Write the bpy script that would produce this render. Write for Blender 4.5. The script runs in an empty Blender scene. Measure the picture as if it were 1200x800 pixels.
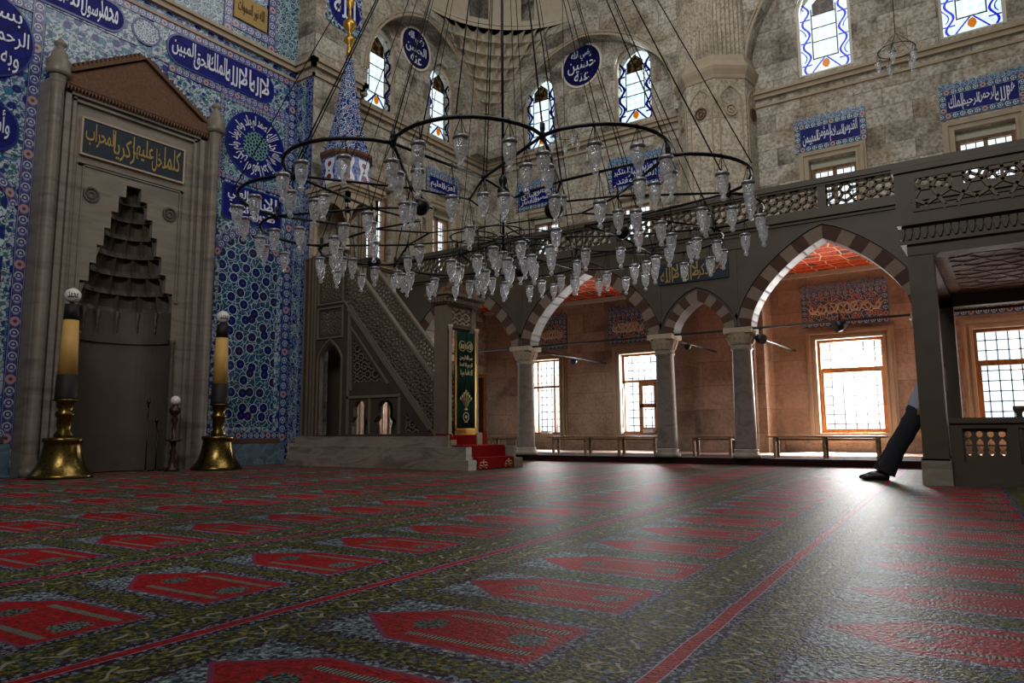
import bpy, bmesh, math, random, unicodedata
from mathutils import Vector, Matrix
from mathutils.geometry import tessellate_polygon, delaunay_2d_cdt
random.seed(7)
SC = bpy.context.scene
COL = SC.collection
PI = math.pi

# ------------------------------------------------------------------ camera
cd = bpy.data.cameras.new('camera')
cd.sensor_width = 36.0
cd.lens = 36.0 * 840.0 / 1200.0
cd.clip_end = 200
cam = bpy.data.objects.new('camera', cd)
COL.objects.link(cam)
TH, PS, RO = math.radians(7.0914), math.radians(34.5107), math.radians(0.4)
Fv = Vector((math.cos(TH)*math.cos(PS), math.cos(TH)*math.sin(PS), math.sin(TH)))
R0 = Vector((math.sin(PS), -math.cos(PS), 0.0))
U0 = R0.cross(Fv)
Rv = R0*math.cos(RO) - U0*math.sin(RO)
Uv = U0*math.cos(RO) + R0*math.sin(RO)
cam.matrix_world = Matrix(((Rv.x, Uv.x, -Fv.x, 0), (Rv.y, Uv.y, -Fv.y, 0), (Rv.z, Uv.z, -Fv.z, 0.65), (0, 0, 0, 1)))
SC.camera = cam

# ------------------------------------------------------------------ render look
SC.view_settings.view_transform = 'Standard'
SC.view_settings.look = 'None'
SC.view_settings.gamma = 1.0
SC.view_settings.use_curve_mapping = False
SC.view_settings.exposure = 0.0
SC.cycles.max_bounces = 6
SC.cycles.diffuse_bounces = 3
SC.cycles.glossy_bounces = 3
SC.cycles.transmission_bounces = 4
SC.cycles.transparent_max_bounces = 16
SC.cycles.sample_clamp_indirect = 4.0
SC.cycles.caustics_reflective = False
SC.cycles.caustics_refractive = False

# ------------------------------------------------------------------ daylight
wd = bpy.data.worlds.new('sky')
SC.world = wd
wd.use_nodes = True
wd.node_tree.nodes['Background'].inputs[0].default_value = (0.86, 0.93, 1.0, 1)
wd.node_tree.nodes['Background'].inputs[1].default_value = 1.7

def area(name, loc, to, sx, sy, power, col):
    ld = bpy.data.lights.new(name, 'AREA')
    ld.shape = 'RECTANGLE'
    ld.size, ld.size_y = sx, sy
    ld.energy = power
    ld.color = col
    o = bpy.data.objects.new(name, ld)
    COL.objects.link(o)
    o.location = loc
    d = Vector(to) - Vector(loc)
    o.rotation_euler = d.to_track_quat('-Z', 'Y').to_euler()
    return o

COOL = (0.84, 0.92, 1.0)
WARM = (1.0, 0.975, 0.94)
# daylight of the drum windows of the dome and of the windows in the walls behind the camera
area('dome_daylight', (9.5, 4.5, 13.6), (10.5, 6.0, 0), 7, 7, 400, WARM)
area('front_window_daylight', (-1.6, 2.0, 9.8), (15, 6.5, 11.0), 6, 2.5, 780, WARM)
# daylight entering each window of the side aisle
LOWWIN = ((11.2, 10.2), (8.35, 7.3), (3.46, 2.1), (0.47, -0.7))
for k, (ya, yb) in enumerate(LOWWIN):
    area('aisle_window_daylight', (17.75, (ya+yb)/2, 1.65), (11.0, (ya+yb)/2+1.6, 0.3), 1.0, 1.9, (300, 300, 500, 14)[k], (1.0, 0.95, 0.93))
    s_ = area('aisle_window_sunlight', (19.3, (ya+yb)/2 - 0.5, 4.6), (15.9, (ya+yb)/2 + 0.1, 0.1), 1.1, 1.1, (10, 10, 6500, 260)[k], (1.0, 0.74, 0.52))
    s_.data.spread = math.radians(50)
area('corner_window_daylight', (12.6, 13.3, 1.6), (12.4, 9.0, 0.4), 1.0, 1.9, 40, COOL)
area('upper_window_daylight', (17.9, 2.9, 10.0), (9, 3.0, 4), 1.2, 2.4, 110, COOL)
area('upper_window_daylight', (17.9, 7.8, 10.0), (9, 6.0, 4), 1.2, 2.4, 70, COOL)
# added warm fill shining along the aisle from out of view
area('aisle_end_daylight', (15.6, -3.4, 2.6), (15.3, 4.0, 1.9), 2.6, 2.6, 60, (1.0, 0.58, 0.34))

# ------------------------------------------------------------------ node helper
def lin(c):
    if isinstance(c, str):
        c = [int(c[i:i+2], 16)/255 for i in (0, 2, 4)]
    return tuple((x/12.92 if x <= 0.04045 else ((x+0.055)/1.055)**2.4) for x in c) + (1.0,)

class V:
    def __init__(s, m, k): s.m, s.k = m, k
    def _b(s, op, o, r=False): return s.m.math(op, o, s) if r else s.m.math(op, s, o)
    def __add__(s, o): return s._b('ADD', o)
    def __radd__(s, o): return s._b('ADD', o)
    def __sub__(s, o): return s._b('SUBTRACT', o)
    def __rsub__(s, o): return s._b('SUBTRACT', o, True)
    def __mul__(s, o): return s._b('MULTIPLY', o)
    def __rmul__(s, o): return s._b('MULTIPLY', o)
    def __truediv__(s, o): return s._b('DIVIDE', o)
    def __lt__(s, o): return s._b('LESS_THAN', o)
    def __gt__(s, o): return s._b('GREATER_THAN', o)
    def abs(s): return s.m.math('ABSOLUTE', s)
    def mod(s, o): return s.m.math('FLOORED_MODULO', s, o)
    def sin(s): return s.m.math('SINE', s)
    def max(s, o): return s.m.math('MAXIMUM', s, o)
    def min(s, o): return s.m.math('MINIMUM', s, o)
    def sqrt(s): return s.m.math('SQRT', s)
    def clamp(s):
        r = s.m.math('ADD', s, 0.0); r.k.node.use_clamp = True; return r

class Mat:
    def __init__(s, name, rough=0.7, metal=0.0, spec=0.3):
        s.mat = bpy.data.materials.new(name)
        s.mat.use_nodes = True
        s.t = s.mat.node_tree
        s.N, s.L = s.t.nodes, s.t.links
        s.p = s.N['Principled BSDF']
        s.p.inputs['Roughness'].default_value = rough
        s.p.inputs['Metallic'].default_value = metal
        s.p.inputs['Specular IOR Level'].default_value = spec
        MATS[name] = s.mat
    def put(s, inp, v):
        if isinstance(v, V): s.L.new(v.k, inp)
        elif isinstance(v, (tuple, list)) and len(v) == 4 and inp.type == 'VECTOR': inp.default_value = v[:3]
        else: inp.default_value = v
    def math(s, op, *a):
        n = s.N.new('ShaderNodeMath'); n.operation = op
        for i, x in enumerate(a): s.put(n.inputs[i], x)
        return V(s, n.outputs[0])
    def mix(s, f, a, b):
        n = s.N.new('ShaderNodeMix'); n.data_type = 'RGBA'
        s.put(n.inputs[0], f); s.put(n.inputs[6], a); s.put(n.inputs[7], b)
        return V(s, n.outputs[2])
    def mul(s, a, b, f=1.0):
        n = s.N.new('ShaderNodeMix'); n.data_type = 'RGBA'; n.blend_type = 'MULTIPLY'
        s.put(n.inputs[0], f); s.put(n.inputs[6], a); s.put(n.inputs[7], b)
        return V(s, n.outputs[2])
    def pos(s):
        g = s.N.new('ShaderNodeNewGeometry')
        return V(s, g.outputs['Position'])
    def uv(s):
        g = s.N.new('ShaderNodeUVMap')
        return V(s, g.outputs[0])
    def sep(s, v):
        n = s.N.new('ShaderNodeSeparateXYZ'); s.put(n.inputs[0], v)
        return [V(s, o) for o in n.outputs]
    def comb(s, x, y, z=0.0):
        n = s.N.new('ShaderNodeCombineXYZ')
        for i, q in enumerate((x, y, z)): s.put(n.inputs[i], q)
        return V(s, n.outputs[0])
    def noise(s, v, scale, detail=4, dist=0.0, col=False):
        n = s.N.new('ShaderNodeTexNoise'); s.put(n.inputs['Vector'], v)
        n.inputs['Scale'].default_value = scale; n.inputs['Detail'].default_value = detail
        n.inputs['Distortion'].default_value = dist
        return V(s, n.outputs['Color' if col else 'Fac'])
    def vor(s, v, scale, rnd=1.0, feat='F1'):
        n = s.N.new('ShaderNodeTexVoronoi'); n.voronoi_dimensions = '2D'; n.feature = feat
        s.put(n.inputs['Vector'], v); n.inputs['Scale'].default_value = scale
        n.inputs['Randomness'].default_value = rnd
        return V(s, n.outputs['Distance']), (V(s, n.outputs['Color']) if feat == 'F1' else None)
    def ramp(s, f, stops):
        n = s.N.new('ShaderNodeValToRGB'); s.put(n.inputs[0], f)
        e = n.color_ramp.elements
        while len(e) < len(stops): e.new(0.5)
        for q, (p, c) in zip(e, stops): q.position = p; q.color = lin(c)
        return V(s, n.outputs[0])
    def bump(s, h, strength=0.3, dist=0.02):
        n = s.N.new('ShaderNodeBump'); s.put(n.inputs['Height'], h)
        n.inputs['Strength'].default_value = strength; n.inputs['Distance'].default_value = dist
        s.L.new(n.outputs[0], s.p.inputs['Normal'])
    def base(s, c):
        s.put(s.p.inputs['Base Color'], c); return s
MATS = {}

def simple(name, c, rough=0.6, metal=0.0, spec=0.3, var=0.25, scale=9.0, bump=0.0):
    m = Mat(name, rough, metal, spec)
    n = m.noise(m.pos(), scale, 5)
    c = lin(c)
    lo = tuple(x*(1-var) for x in c[:3])+(1,); hi = tuple(min(1, x*(1+var)) for x in c[:3])+(1,)
    m.base(m.mix(n, lo, hi))
    if bump: m.bump(n, bump, 0.02)
    return m

def ashlar(name, stops, bw=1.15, bh=0.43, mortar='5a5348', bump=0.5, stain=0.5):
    m = Mat(name, 0.85, 0, 0.15)
    x, y, z = m.sep(m.pos())
    vec = m.comb(x + y, z)
    b = m.N.new('ShaderNodeTexBrick'); m.put(b.inputs['Vector'], vec)
    b.inputs['Scale'].default_value = 1.0
    b.inputs['Brick Width'].default_value = bw; b.inputs['Row Height'].default_value = bh
    b.inputs['Mortar Size'].default_value = 0.009; b.inputs['Mortar Smooth'].default_value = 0.4
    b.inputs['Color1'].default_value = (0, 0, 0, 1); b.inputs['Color2'].default_value = (1, 1, 1, 1)
    b.inputs['Mortar'].default_value = (0.5, 0.5, 0.5, 1)
    brick = V(m, b.outputs['Color']); fac = V(m, b.outputs['Fac'])
    n1 = m.noise(m.pos(), 1.1, 8, 0.6)
    n2 = m.noise(m.pos(), 14, 6, 0.3)
    f = (m.sep(brick)[0]*0.22 + n1*0.78).clamp()
    c = m.ramp(f, stops)
    c = m.mul(c, m.ramp(n2, ((0.34, '9a9388'), (0.6, 'ffffff'))), stain*1.4)
    c = m.mix(fac*0.55, c, lin(mortar))
    m.base(c)
    m.bump(n2*0.8 + m.noise(m.pos(), 4.5, 8, 0.8)*1.2 + fac*-0.8, bump*1.5, 0.03)
    return m

# ------------------------------------------------------------------ stone, plaster, metals, wood
ashlar('upper_stone', ((0.3, '6b665d'), (0.42, 'a6a094'), (0.52, 'c4beb2'), (0.62, 'a39886'), (0.74, '7a6f61')))
ashlar('aisle_stone', ((0.3, '75685d'), (0.45, '9c8a7b'), (0.6, 'ad9a8a'), (0.75, '887566')), bw=1.3, bh=0.55, mortar='6e5648', bump=0.15, stain=0.25)
ashlar('pier_stone', ((0.25, '958d7e'), (0.5, 'bcb3a2'), (0.75, 'c9c0b0')), bw=2.3, bh=0.8, bump=0.3)
m = Mat('grey_marble', 0.45, 0, 0.35)
x, y, z = m.sep(m.pos())
n = m.noise(m.comb(x*0.8, y*0.8, z*2.4), 1.7, 7, 1.4)
m.base(m.ramp(n, ((0.3, '6b655b'), (0.5, '8f887b'), (0.7, '7c766b')))); m.bump(m.noise(m.pos(), 22, 4), 0.08, 0.01)
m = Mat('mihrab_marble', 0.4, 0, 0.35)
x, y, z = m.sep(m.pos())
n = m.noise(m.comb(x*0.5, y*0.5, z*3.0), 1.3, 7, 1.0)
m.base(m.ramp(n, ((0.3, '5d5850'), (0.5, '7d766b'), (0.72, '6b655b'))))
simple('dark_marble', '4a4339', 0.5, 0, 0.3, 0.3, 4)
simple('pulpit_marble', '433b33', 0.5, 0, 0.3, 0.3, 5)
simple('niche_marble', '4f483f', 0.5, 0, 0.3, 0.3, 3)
simple('muqarnas_stone', 'bab09e', 0.8, 0, 0.2, 0.2, 7, 0.15)
simple('lattice_stone', '6a6052', 0.7, 0, 0.25, 0.2, 6)
simple('carved_brown_stone', '5e4433', 0.75, 0, 0.25, 0.6, 30, 0.6)
simple('voussoir_light', '74655a', 0.8, 0, 0.2, 0.18, 6, 0.2)
simple('voussoir_dark', '483329', 0.8, 0, 0.2, 0.2, 6, 0.2)
simple('moulding_stone', 'a2937e', 0.75, 0, 0.2, 0.2, 5, 0.15)
simple('black_iron', '16161a', 0.45, 0.7, 0.5, 0.3, 10)
simple('steel_rod', '2b3230', 0.4, 0.6, 0.5, 0.3, 10)
simple('pewter', '8d9096', 0.32, 0.75, 0.5, 0.2, 30)
simple('gilding', 'b08a3a', 0.35, 0.8, 0.5, 0.3, 30)
simple('gold_thread', 'c8b98a', 0.55, 0.2, 0.4, 0.15, 40)
simple('slate_blue', '1d2733', 0.5, 0, 0.3, 0.3, 12)
simple('gold_paint', '9a8048', 0.5, 0.15, 0.4, 0.2, 20)
simple('white_glaze', 'd4d8e4', 0.2, 0, 0.5, 0.05, 10)
simple('pale_green_glaze', '7fb09c', 0.2, 0, 0.5, 0.1, 10)
simple('green_velvet', '0c2a22', 0.9, 0, 0.1, 0.3, 12)
simple('crimson_carpet', '7c0c12', 0.95, 0, 0.1, 0.3, 60, 0.2)
simple('yellow_wax', 'c39a55', 0.55, 0, 0.4, 0.12, 6)
simple('black_band', '1b1a1a', 0.6, 0, 0.3, 0.2, 10)
simple('dark_turned_wood', '2e1c14', 0.4, 0, 0.4, 0.3, 10)
simple('globe_white', 'd8d6d0', 0.25, 0, 0.5, 0.04, 10)
simple('black_plastic', '101012', 0.4, 0, 0.5, 0.1, 10)
simple('plaster_bright', 'f2e8d0', 0.8, 0, 0.2, 0.1, 6)  # brighter plaster copy: outside light on the window reveals put into its colour
simple('plaster_white', 'cfc8ba', 0.8, 0, 0.2, 0.1, 6)
simple('trouser_black', '2a2b30', 0.9, 0, 0.1, 0.3, 8, 0.2)
simple('shirt_grey', '8d93a0', 0.85, 0, 0.1, 0.15, 20)
simple('skin_tan', 'a87458', 0.6, 0, 0.3, 0.1, 8)
simple('hair_dark', '1c1613', 0.7, 0, 0.3, 0.2, 20)
simple('shoe_black', '0b0b0c', 0.45, 0, 0.4, 0.1, 10)
simple('paper_white', 'd9d9d6', 0.7, 0, 0.2, 0.05, 10)
simple('platform_rug', '2a1416', 0.95, 0, 0.1, 0.5, 25)
simple('silver_rug', 'c9aa98', 0.5, 0, 0.4, 0.2, 8)  # pink tone put in so the rug throws warm light on the wall
m = Mat('casement_wood', 0.5, 0, 0.35)
x, y, z = m.sep(m.pos()); n = m.noise(m.comb((x+y)*6, z*0.8), 3, 5, 1.0)
m.base(m.ramp(n, ((0.3, '6e4420'), (0.55, '8f602f'), (0.75, 'a87a42'))))
m = Mat('bench_wood', 0.45, 0, 0.4)
x, y, z = m.sep(m.pos()); n = m.noise(m.comb(y*1.2, x*14, z*14), 2, 5, 0.8)
m.base(m.ramp(n, ((0.3, '59402c'), (0.6, '8a6a48'))))
m = Mat('carved_wood_ceiling', 0.6, 0, 0.3)
n = m.noise(m.pos(), 9, 6, 0.6)
m.base(m.ramp(n, ((0.3, '6a5c56'), (0.55, '91827b'), (0.75, '76675f')))); m.bump(n, 0.15, 0.01)
m = Mat('candlestick_brass', 0.28, 1.0, 0.5)
n = m.noise(m.pos(), 26, 4, 0.4)
m.base(m.ramp(n, ((0.3, '43361e'), (0.55, '7d6838'), (0.75, '544526')))); m.bump(n, 0.12, 0.01)
m = Mat('streaky_shaft', 0.42, 0, 0.35)
x, y, z = m.sep(m.pos()); n = m.noise(m.comb(x*1.5, y*1.5, z*2.0), 1.6, 7, 1.8)
m.base(m.ramp(n, ((0.3, '6b655e'), (0.5, '878079'), (0.7, '77706a'))))

# ------------------------------------------------------------------ carpet
def carpet_mat():
    m = Mat('prayer_carpet', 0.52, 0, 0.14)
    x, y, z = m.sep(m.pos())
    ca, sa = math.cos(math.radians(3)), math.sin(math.radians(3))
    u = x*ca + y*sa
    v = y*ca - x*sa
    wob = (m.noise(m.pos(), 3.5, 2) - 0.5)*0.02
    w = (v - 0.73 + wob).mod(1.43)
    uu = (u - 2.02 + 0.3225 + wob).mod(0.645) - 0.3225
    au = uu.abs()
    fine = m.noise(m.pos(), 75, 2)
    med = m.noise(m.pos(), 46, 3, 0.5)
    vd, vc = m.vor(m.comb(u, v), 17, 0.9)
    vd2, vc2 = m.vor(m.comb(u, v), 42, 1.0)
    teal = m.ramp(med, ((0.38, '16202a'), (0.5, '5a6c74'), (0.62, 'a3b0b2')))
    teal = m.mix((fine > 0.56)*0.7, teal, lin('2a1a22'))
    olive = m.ramp(med, ((0.38, '0c0f0a'), (0.5, '43471f'), (0.64, '86803c')))
    olive = m.mix((fine > 0.55)*0.75, olive, lin('0f1115'))
    olive = m.mix((vd < 0.22)*(m.sep(vc)[0] > 0.55), olive, lin('3a4f6a'))
    scr = ((u*37.0).sin()*0.04 + (u*71.0).sin()*0.015)
    purple = m.mix(vd2 < 0.33, lin('2a0c22'), lin('77818f'))
    purple = m.mix((fine > 0.55)*0.6, purple, lin('140a14'))
    red = m.ramp(med, ((0.38, '700408'), (0.6, 'aa0a12')))
    red = m.mix((fine > 0.6)*0.35, red, lin('4a0808'))
    cream = lin('9d9a86')
    # spandrel field, then olive bands between the rows and between the niches
    c = teal
    c = m.mix(au > 0.232, c, purple)
    c = m.mix(au > 0.262, c, olive)
    c = m.mix((w < 0.30).max(w > 1.16), c, olive)
    c = m.mix(((w < 0.33)*(w > 0.285)).max((w > 1.13)*(w < 1.165))*(au < 0.27), c, purple)
    # the niche
    sh = 0.86 + (1 - au/0.195)*0.25
    inr = (au < 0.195)*(w > 0.35)*(w < sh)
    rim = (au < 0.212)*(w > 0.335)*(w < sh + 0.028)
    c = m.mix(rim, c, lin('7b2f52'))
    c = m.mix(inr, c, red)
    colr = inr*(w > 0.38)*(w < 0.84)*((au - 0.125).abs() < 0.016)
    c = m.mix(colr, c, m.mix((w*420).sin() > 0, lin('8f9082'), lin('1c1418')))
    def blob(cy, r):
        d = (uu*uu + (w - cy)*(w - cy)*1.0).sqrt() + (med - 0.5)*0.10
        return inr*(d < r)
    c = m.mix(blob(0.46, 0.068), c, m.mix(fine > 0.5, lin('6f7b74'), lin('281622')))
    c = m.mix(blob(0.84, 0.058), c, m.mix(fine > 0.5, lin('5c6f66'), lin('251420')))
    # stripe between the rows, scroll borders beside it
    dl = (w + 0.715).mod(1.43) - 0.715
    adl = dl.abs()
    dots = ((adl - 0.15 - scr).abs() < 0.009)*((u*5.9).mod(1.0) < 0.42)*(adl < 0.24)
    c = m.mix(dots*0.85, c, cream)
    dots2 = ((adl - 0.13 + scr).abs() < 0.007)*((u*4.1).mod(1.0) > 0.62)*(adl < 0.24)
    c = m.mix(dots2*0.85, c, cream)
    c = m.mix(adl < 0.07, c, purple)
    c = m.mix(adl < 0.027, c, lin('a58aa0'))
    c = m.mix(adl < 0.023, c, red)
    c = m.mul(c, m.ramp(m.noise(m.pos(), 0.7, 4), ((0.3, 'b8b8b8'), (0.7, 'ffffff'))), 0.8)
    m.base(c)
    m.bump(fine + med, 0.35, 0.010)
carpet_mat()

# ------------------------------------------------------------------ tiles
NAVY, TURQ, GREEN, WHITE, TRED = '0f1a6b', '2b7f9a', '2c7a66', 'c3cfdc', '7c2a34'
def floral(name, scale, ground, line, disc=(NAVY, '1b3a86', '5a2440'), leaf=GREEN, r=0.30, rough=0.18, sc2=1.4, rnd=0.75, eye=0.45):
    m = Mat(name, rough, 0, 0.5)
    u, v, _ = m.sep(m.uv())
    vec = m.comb(u, v)
    n = m.noise(vec, scale*1.1, 2, 0.8)
    vec2 = m.comb(u + (n - 0.5)*0.25/scale*4, v + (n - 0.5)*0.25/scale*4)
    d, col = m.vor(vec, scale, rnd)
    e, _ = m.vor(vec2, scale*sc2, 1.0, 'DISTANCE_TO_EDGE')
    d3, _c = m.vor(vec2, scale*2.1, 0.9)
    c = m.mix(n > 0.5, lin(ground), tuple(q*0.75 for q in lin(ground)[:3])+(1,))
    c = m.mix(d3 < 0.30, c, lin(leaf))
    c = m.mix(e < 0.05, c, lin(line))
    cr = m.sep(col)[0]
    dc = m.mix(cr < 0.33, lin(disc[0]), m.mix(cr < 0.75, lin(disc[1]), lin(disc[2])))
    c = m.mix(d < r + 0.055, c, lin(line))
    c = m.mix(d < r, c, dc)
    c = m.mix((d < r*eye)*(d > r*(eye - 0.2)), c, lin(line) if eye > 0.3 else lin('2c4a7c'))
    tu = ((u*4.0).mod(1.0) - 0.5).abs() > 0.494
    tv = ((v*4.0).mod(1.0) - 0.5).abs() > 0.494
    c = m.mix(tu.max(tv)*0.5, c, lin('28304a'))
    m.base(c)
    return m
floral('tile_ground', 4.6, 'a3b0c2', '2b3f78', leaf='37707c', r=0.27, disc=(NAVY, '243c86', '2f6f88'), eye=0.25)
floral('tile_small_leaf', 6.5, 'b0bac6', '2a4070', leaf='35706c', disc=('1d3570', '2c5f80', '347a6e'), r=0.2)
floral('tile_tall_floral', 3.6, '2a5370', 'a9bccb', leaf='1a3f4c', disc=('131c58', '0d1446', '261e46'), r=0.33, rnd=0.65, sc2=2.4, eye=0.25)
floral('tile_left_floral', 3.2, 'b6c6d0', '24405f', leaf='1f6b55', disc=('14226a', '1d2f6c', '55203a'), r=0.33, eye=0.28)
floral('tile_cone', 6.5, '1a2366', 'b9c4d6', leaf='245f8a', disc=('0e1450', '20307c', '6e2038'), r=0.26)
floral('tile_dark_band', 7.0, '101c50', '8894b8', leaf='1c3a80', disc=('2c4aa0', '101a50', '40507c'), r=0.22)
floral('tile_teal_leaf', 4.5, '6f8f98', 'a8b9c2', leaf='28505e', disc=('1d3560', '2b526c', '34506e'), r=0.26)
floral('tile_cobalt', 3.2, '0b1060', '10166c', leaf='0e1366', disc=('0f1570', '0b1058', '121c74'), r=0.2, rough=0.5)
floral('tile_scroll', 6.5, '43597c', 'cfc6b6', leaf='2c4468', disc=('7a2c26', '2a3a62', '863a2c'), r=0.3)
floral('tile_deep_blue', 3.0, '12144a', '161a54', leaf='151850', disc=('181c58', '10124a', '1a1e5c'), r=0.15)
floral('tile_plain_blue', 2.2, '5f7486', '6b8092', leaf='5b7082', disc=('5f7486', '5a6f82', '647a8c'), r=0.2)

for n_ in ('tile_cobalt', 'tile_deep_blue'): MATS[n_].node_tree.nodes['Principled BSDF'].inputs['Specular IOR Level'].default_value = 0.15
def border(name, w, base, ring, inner, axis=0, rough=0.2):
    "circles and crescents repeating along a band; uv.y of the band runs 0..w"
    m = Mat(name, rough, 0, 0.5)
    u, v, _ = m.sep(m.uv())
    pu = (u/w).mod(1.0) - 0.5
    pv = v/w - 0.5
    if axis: pass
    r = (pu*pu + pv*pv).sqrt()
    pu2 = (u/w + 0.18).mod(1.0) - 0.5
    r2 = (pu2*pu2 + pv*pv).sqrt()
    alt = (u/w/5).mod(1.0) < 0.2
    c = m.mix(m.noise(m.comb(u, v), 24, 2) > 0.5, lin(base), tuple(q*0.6 for q in lin(base)[:3])+(1,))
    c = m.mix((r < 0.36)*(r > 0.25), c, lin(ring))
    c = m.mix((r2 < 0.30)*(r2 > 0.2), c, lin('5f6fae'))
    c = m.mix(r < 0.22, c, lin(inner))
    c = m.mix(r < 0.12, c, lin(ring))
    c = m.mix(alt*(r < 0.4), c, lin('a98a8c'))
    c = m.mix(alt*(r < 0.16), c, lin('64384a'))
    c = m.mix(pv.abs() > 0.42, c, lin('1a2a78'))
    c = m.mix((pv.abs() > 0.42)*(pv.abs() < 0.445), c, lin(ring))
    m.base(c)
border('tile_border', 0.2, '2c3872', 'a9b3c1', '2f6a70')
border('tile_border_small', 0.12, '1f5a5c', 'c0cad0', '152a80')
border('tile_border_lilac', 0.2, '4c4a78', 'b0b2c0', '2c3a78')
floral('tile_crest', 9.0, '4f7aa0', 'b4bcc0', leaf='2a5a8c', disc=('16307c', '1c2a70', '2b6f92'), r=0.26)

def cone_drum():
    m = Mat('tile_drum', 0.2, 0, 0.5)
    u, v, _ = m.sep(m.uv())
    pu = (u/0.44).mod(1.0) - 0.5
    pv = v
    a = pu.abs()
    c = m.mix(m.noise(m.comb(u, v), 14, 2) > 0.52, lin('6a74b0'), lin('27306c'))
    body = (a < 0.30 + (v*16).sin()*0.07)*(v < 0.56)
    c = m.mix(body, c, lin('cfd3dd'))
    def dot(cy, r, colr):
        d = (pu*pu*0.19 + (pv - cy)*(pv - cy)).sqrt()
        return m.mix(d < r, c, lin(colr))
    c = dot(0.15, 0.075, '7a1f3a'); c = dot(0.44, 0.06, '7a2a4a'); c = dot(0.29, 0.025, '1a2a6a')
    m.base(c)
cone_drum()

# painted orange ceiling of the aisle
m = Mat('painted_ceiling', 0.8, 0, 0.2)
x, y, z = m.sep(m.pos())
vec = m.comb(x, y)
e, _ = m.vor(vec, 2.6, 0.35, 'DISTANCE_TO_EDGE')
n = m.noise(vec, 16, 4, 1.0)
c = m.mix(n > 0.52, lin('c2501f'), lin('8f2a12'))
d, cc = m.vor(vec, 1.3, 0.3)
c = m.mix(d < 0.16, c, lin('3c2a2a'))
c = m.mix(e < 0.035, c, lin('d8c3a4'))
m.base(c)

# ------------------------------------------------------------------ glass
def stained(name, tint, bw):
    "central clear lights with mullions, a wavy blue band down both sides; uv in metres, u centred on the window"
    m = Mat(name)
    u, v, _ = m.sep(m.uv())
    au = u.abs()
    n = m.noise(m.comb(u, v), 9, 2)
    wave = ((v*11.0).sin()*0.075 + 0.40)
    clearc = lin('eef3f2')
    c = m.mix(n > 0.5, clearc, lin('dfe8ea'))
    c = m.mix((au - wave).abs() < bw, c, lin(tint))
    c = m.mix(((au - wave - 0.09).abs() < bw*0.5)*((v*9.5).sin() < 0.2), c, lin(tint))
    d, _ = m.vor(m.comb(u, v), 5.5, 0.0)
    pane = (au < 0.27)*(v > 0.36)*(v < 1.45)
    c = m.mix(pane, c, m.mix(d < 0.33, lin('f4faf8'), lin('e0eaea')))
    top = (au < 0.24)*(v > 1.45)*(v < 1.95 - au*0.9)
    c = m.mix(top, c, m.mix(n > 0.52, lin('4a3a2a'), lin('7d6c52')))
    bar = (((au - 0.27).abs() < 0.014)*(v > 0.34)*(v < 1.62)).max((au < 0.27)*(((v - 0.36).abs() < 0.014).max((v - 0.78).abs() < 0.012).max((v - 1.12).abs() < 0.012).max((v - 1.45).abs() < 0.014)))
    c = m.mix(bar, c, lin('26262c'))
    c = m.mix(((((v + 0.05).mod(0.571) - 0.2855).abs() < bw*0.55)*(au > 0.30)), c, lin(tint))
    fl = ((u*u*2.0 + (v - 0.2)*(v - 0.2)).sqrt() + (n - 0.5)*0.12) < 0.11
    c = m.mix(fl, c, lin('d09a18'))
    c = m.mix(((au + v*0.9 - 0.34).abs() < bw*0.8)*(v < 0.34), c, lin(tint))
    tr = m.N.new('ShaderNodeBsdfTransparent'); m.put(tr.inputs[0], c)
    gl = m.N.new('ShaderNodeBsdfGlossy'); gl.inputs['Roughness'].default_value = 0.15
    mx = m.N.new('ShaderNodeMixShader'); mx.inputs[0].default_value = 0.04
    m.L.new(tr.outputs[0], mx.inputs[1]); m.L.new(gl.outputs[0], mx.inputs[2])
    m.L.new(mx.outputs[0], m.N['Material Output'].inputs[0])
stained('stained_glass', '1c1c8c', 0.038)
stained('stained_glass_pale', '4a58cc', 0.026)
m = Mat('window_glass')
tr = m.N.new('ShaderNodeBsdfTransparent'); tr.inputs[0].default_value = (0.95, 0.97, 0.98, 1)
gl = m.N.new('ShaderNodeBsdfGlossy'); gl.inputs['Roughness'].default_value = 0.08
mx = m.N.new('ShaderNodeMixShader'); mx.inputs[0].default_value = 0.06
m.L.new(tr.outputs[0], mx.inputs[1]); m.L.new(gl.outputs[0], mx.inputs[2]); m.L.new(mx.outputs[0], m.N['Material Output'].inputs[0])
m = Mat('cut_glass', 0.15, 0, 0.9)
m.base(lin('f4f6f8'))
n = m.noise(m.pos(), 45, 2); m.bump(n, 0.8, 0.02)
tr = m.N.new('ShaderNodeBsdfTransparent'); tr.inputs[0].default_value = (0.93, 0.95, 0.97, 1)
gl = m.N.new('ShaderNodeBsdfGlossy'); gl.inputs['Roughness'].default_value = 0.06
m.L.new([q for q in m.N if q.type == 'BUMP'][0].outputs[0], gl.inputs['Normal'])
tl = m.N.new('ShaderNodeBsdfTranslucent'); tl.inputs[0].default_value = (0.93, 0.96, 1, 1)
m0 = m.N.new('ShaderNodeMixShader'); m0.inputs[0].default_value = 0.35
m.L.new(m.p.outputs[0], m0.inputs[1]); m.L.new(tl.outputs[0], m0.inputs[2])
m1 = m.N.new('ShaderNodeMixShader'); m1.inputs[0].default_value = 0.3
m.L.new(m0.outputs[0], m1.inputs[1]); m.L.new(gl.outputs[0], m1.inputs[2])
mx = m.N.new('ShaderNodeMixShader'); lw = m.N.new('ShaderNodeLayerWeight'); lw.inputs[0].default_value = 0.45
m.put(mx.inputs[0], ((n*3.0 - 1.2).clamp()*0.35 + V(m, lw.outputs['Facing'])*0.7 + 0.22).clamp())
m.L.new(tr.outputs[0], mx.inputs[1]); m.L.new(m1.outputs[0], mx.inputs[2]); m.L.new(mx.outputs[0], m.N['Material Output'].inputs[0])

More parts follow.
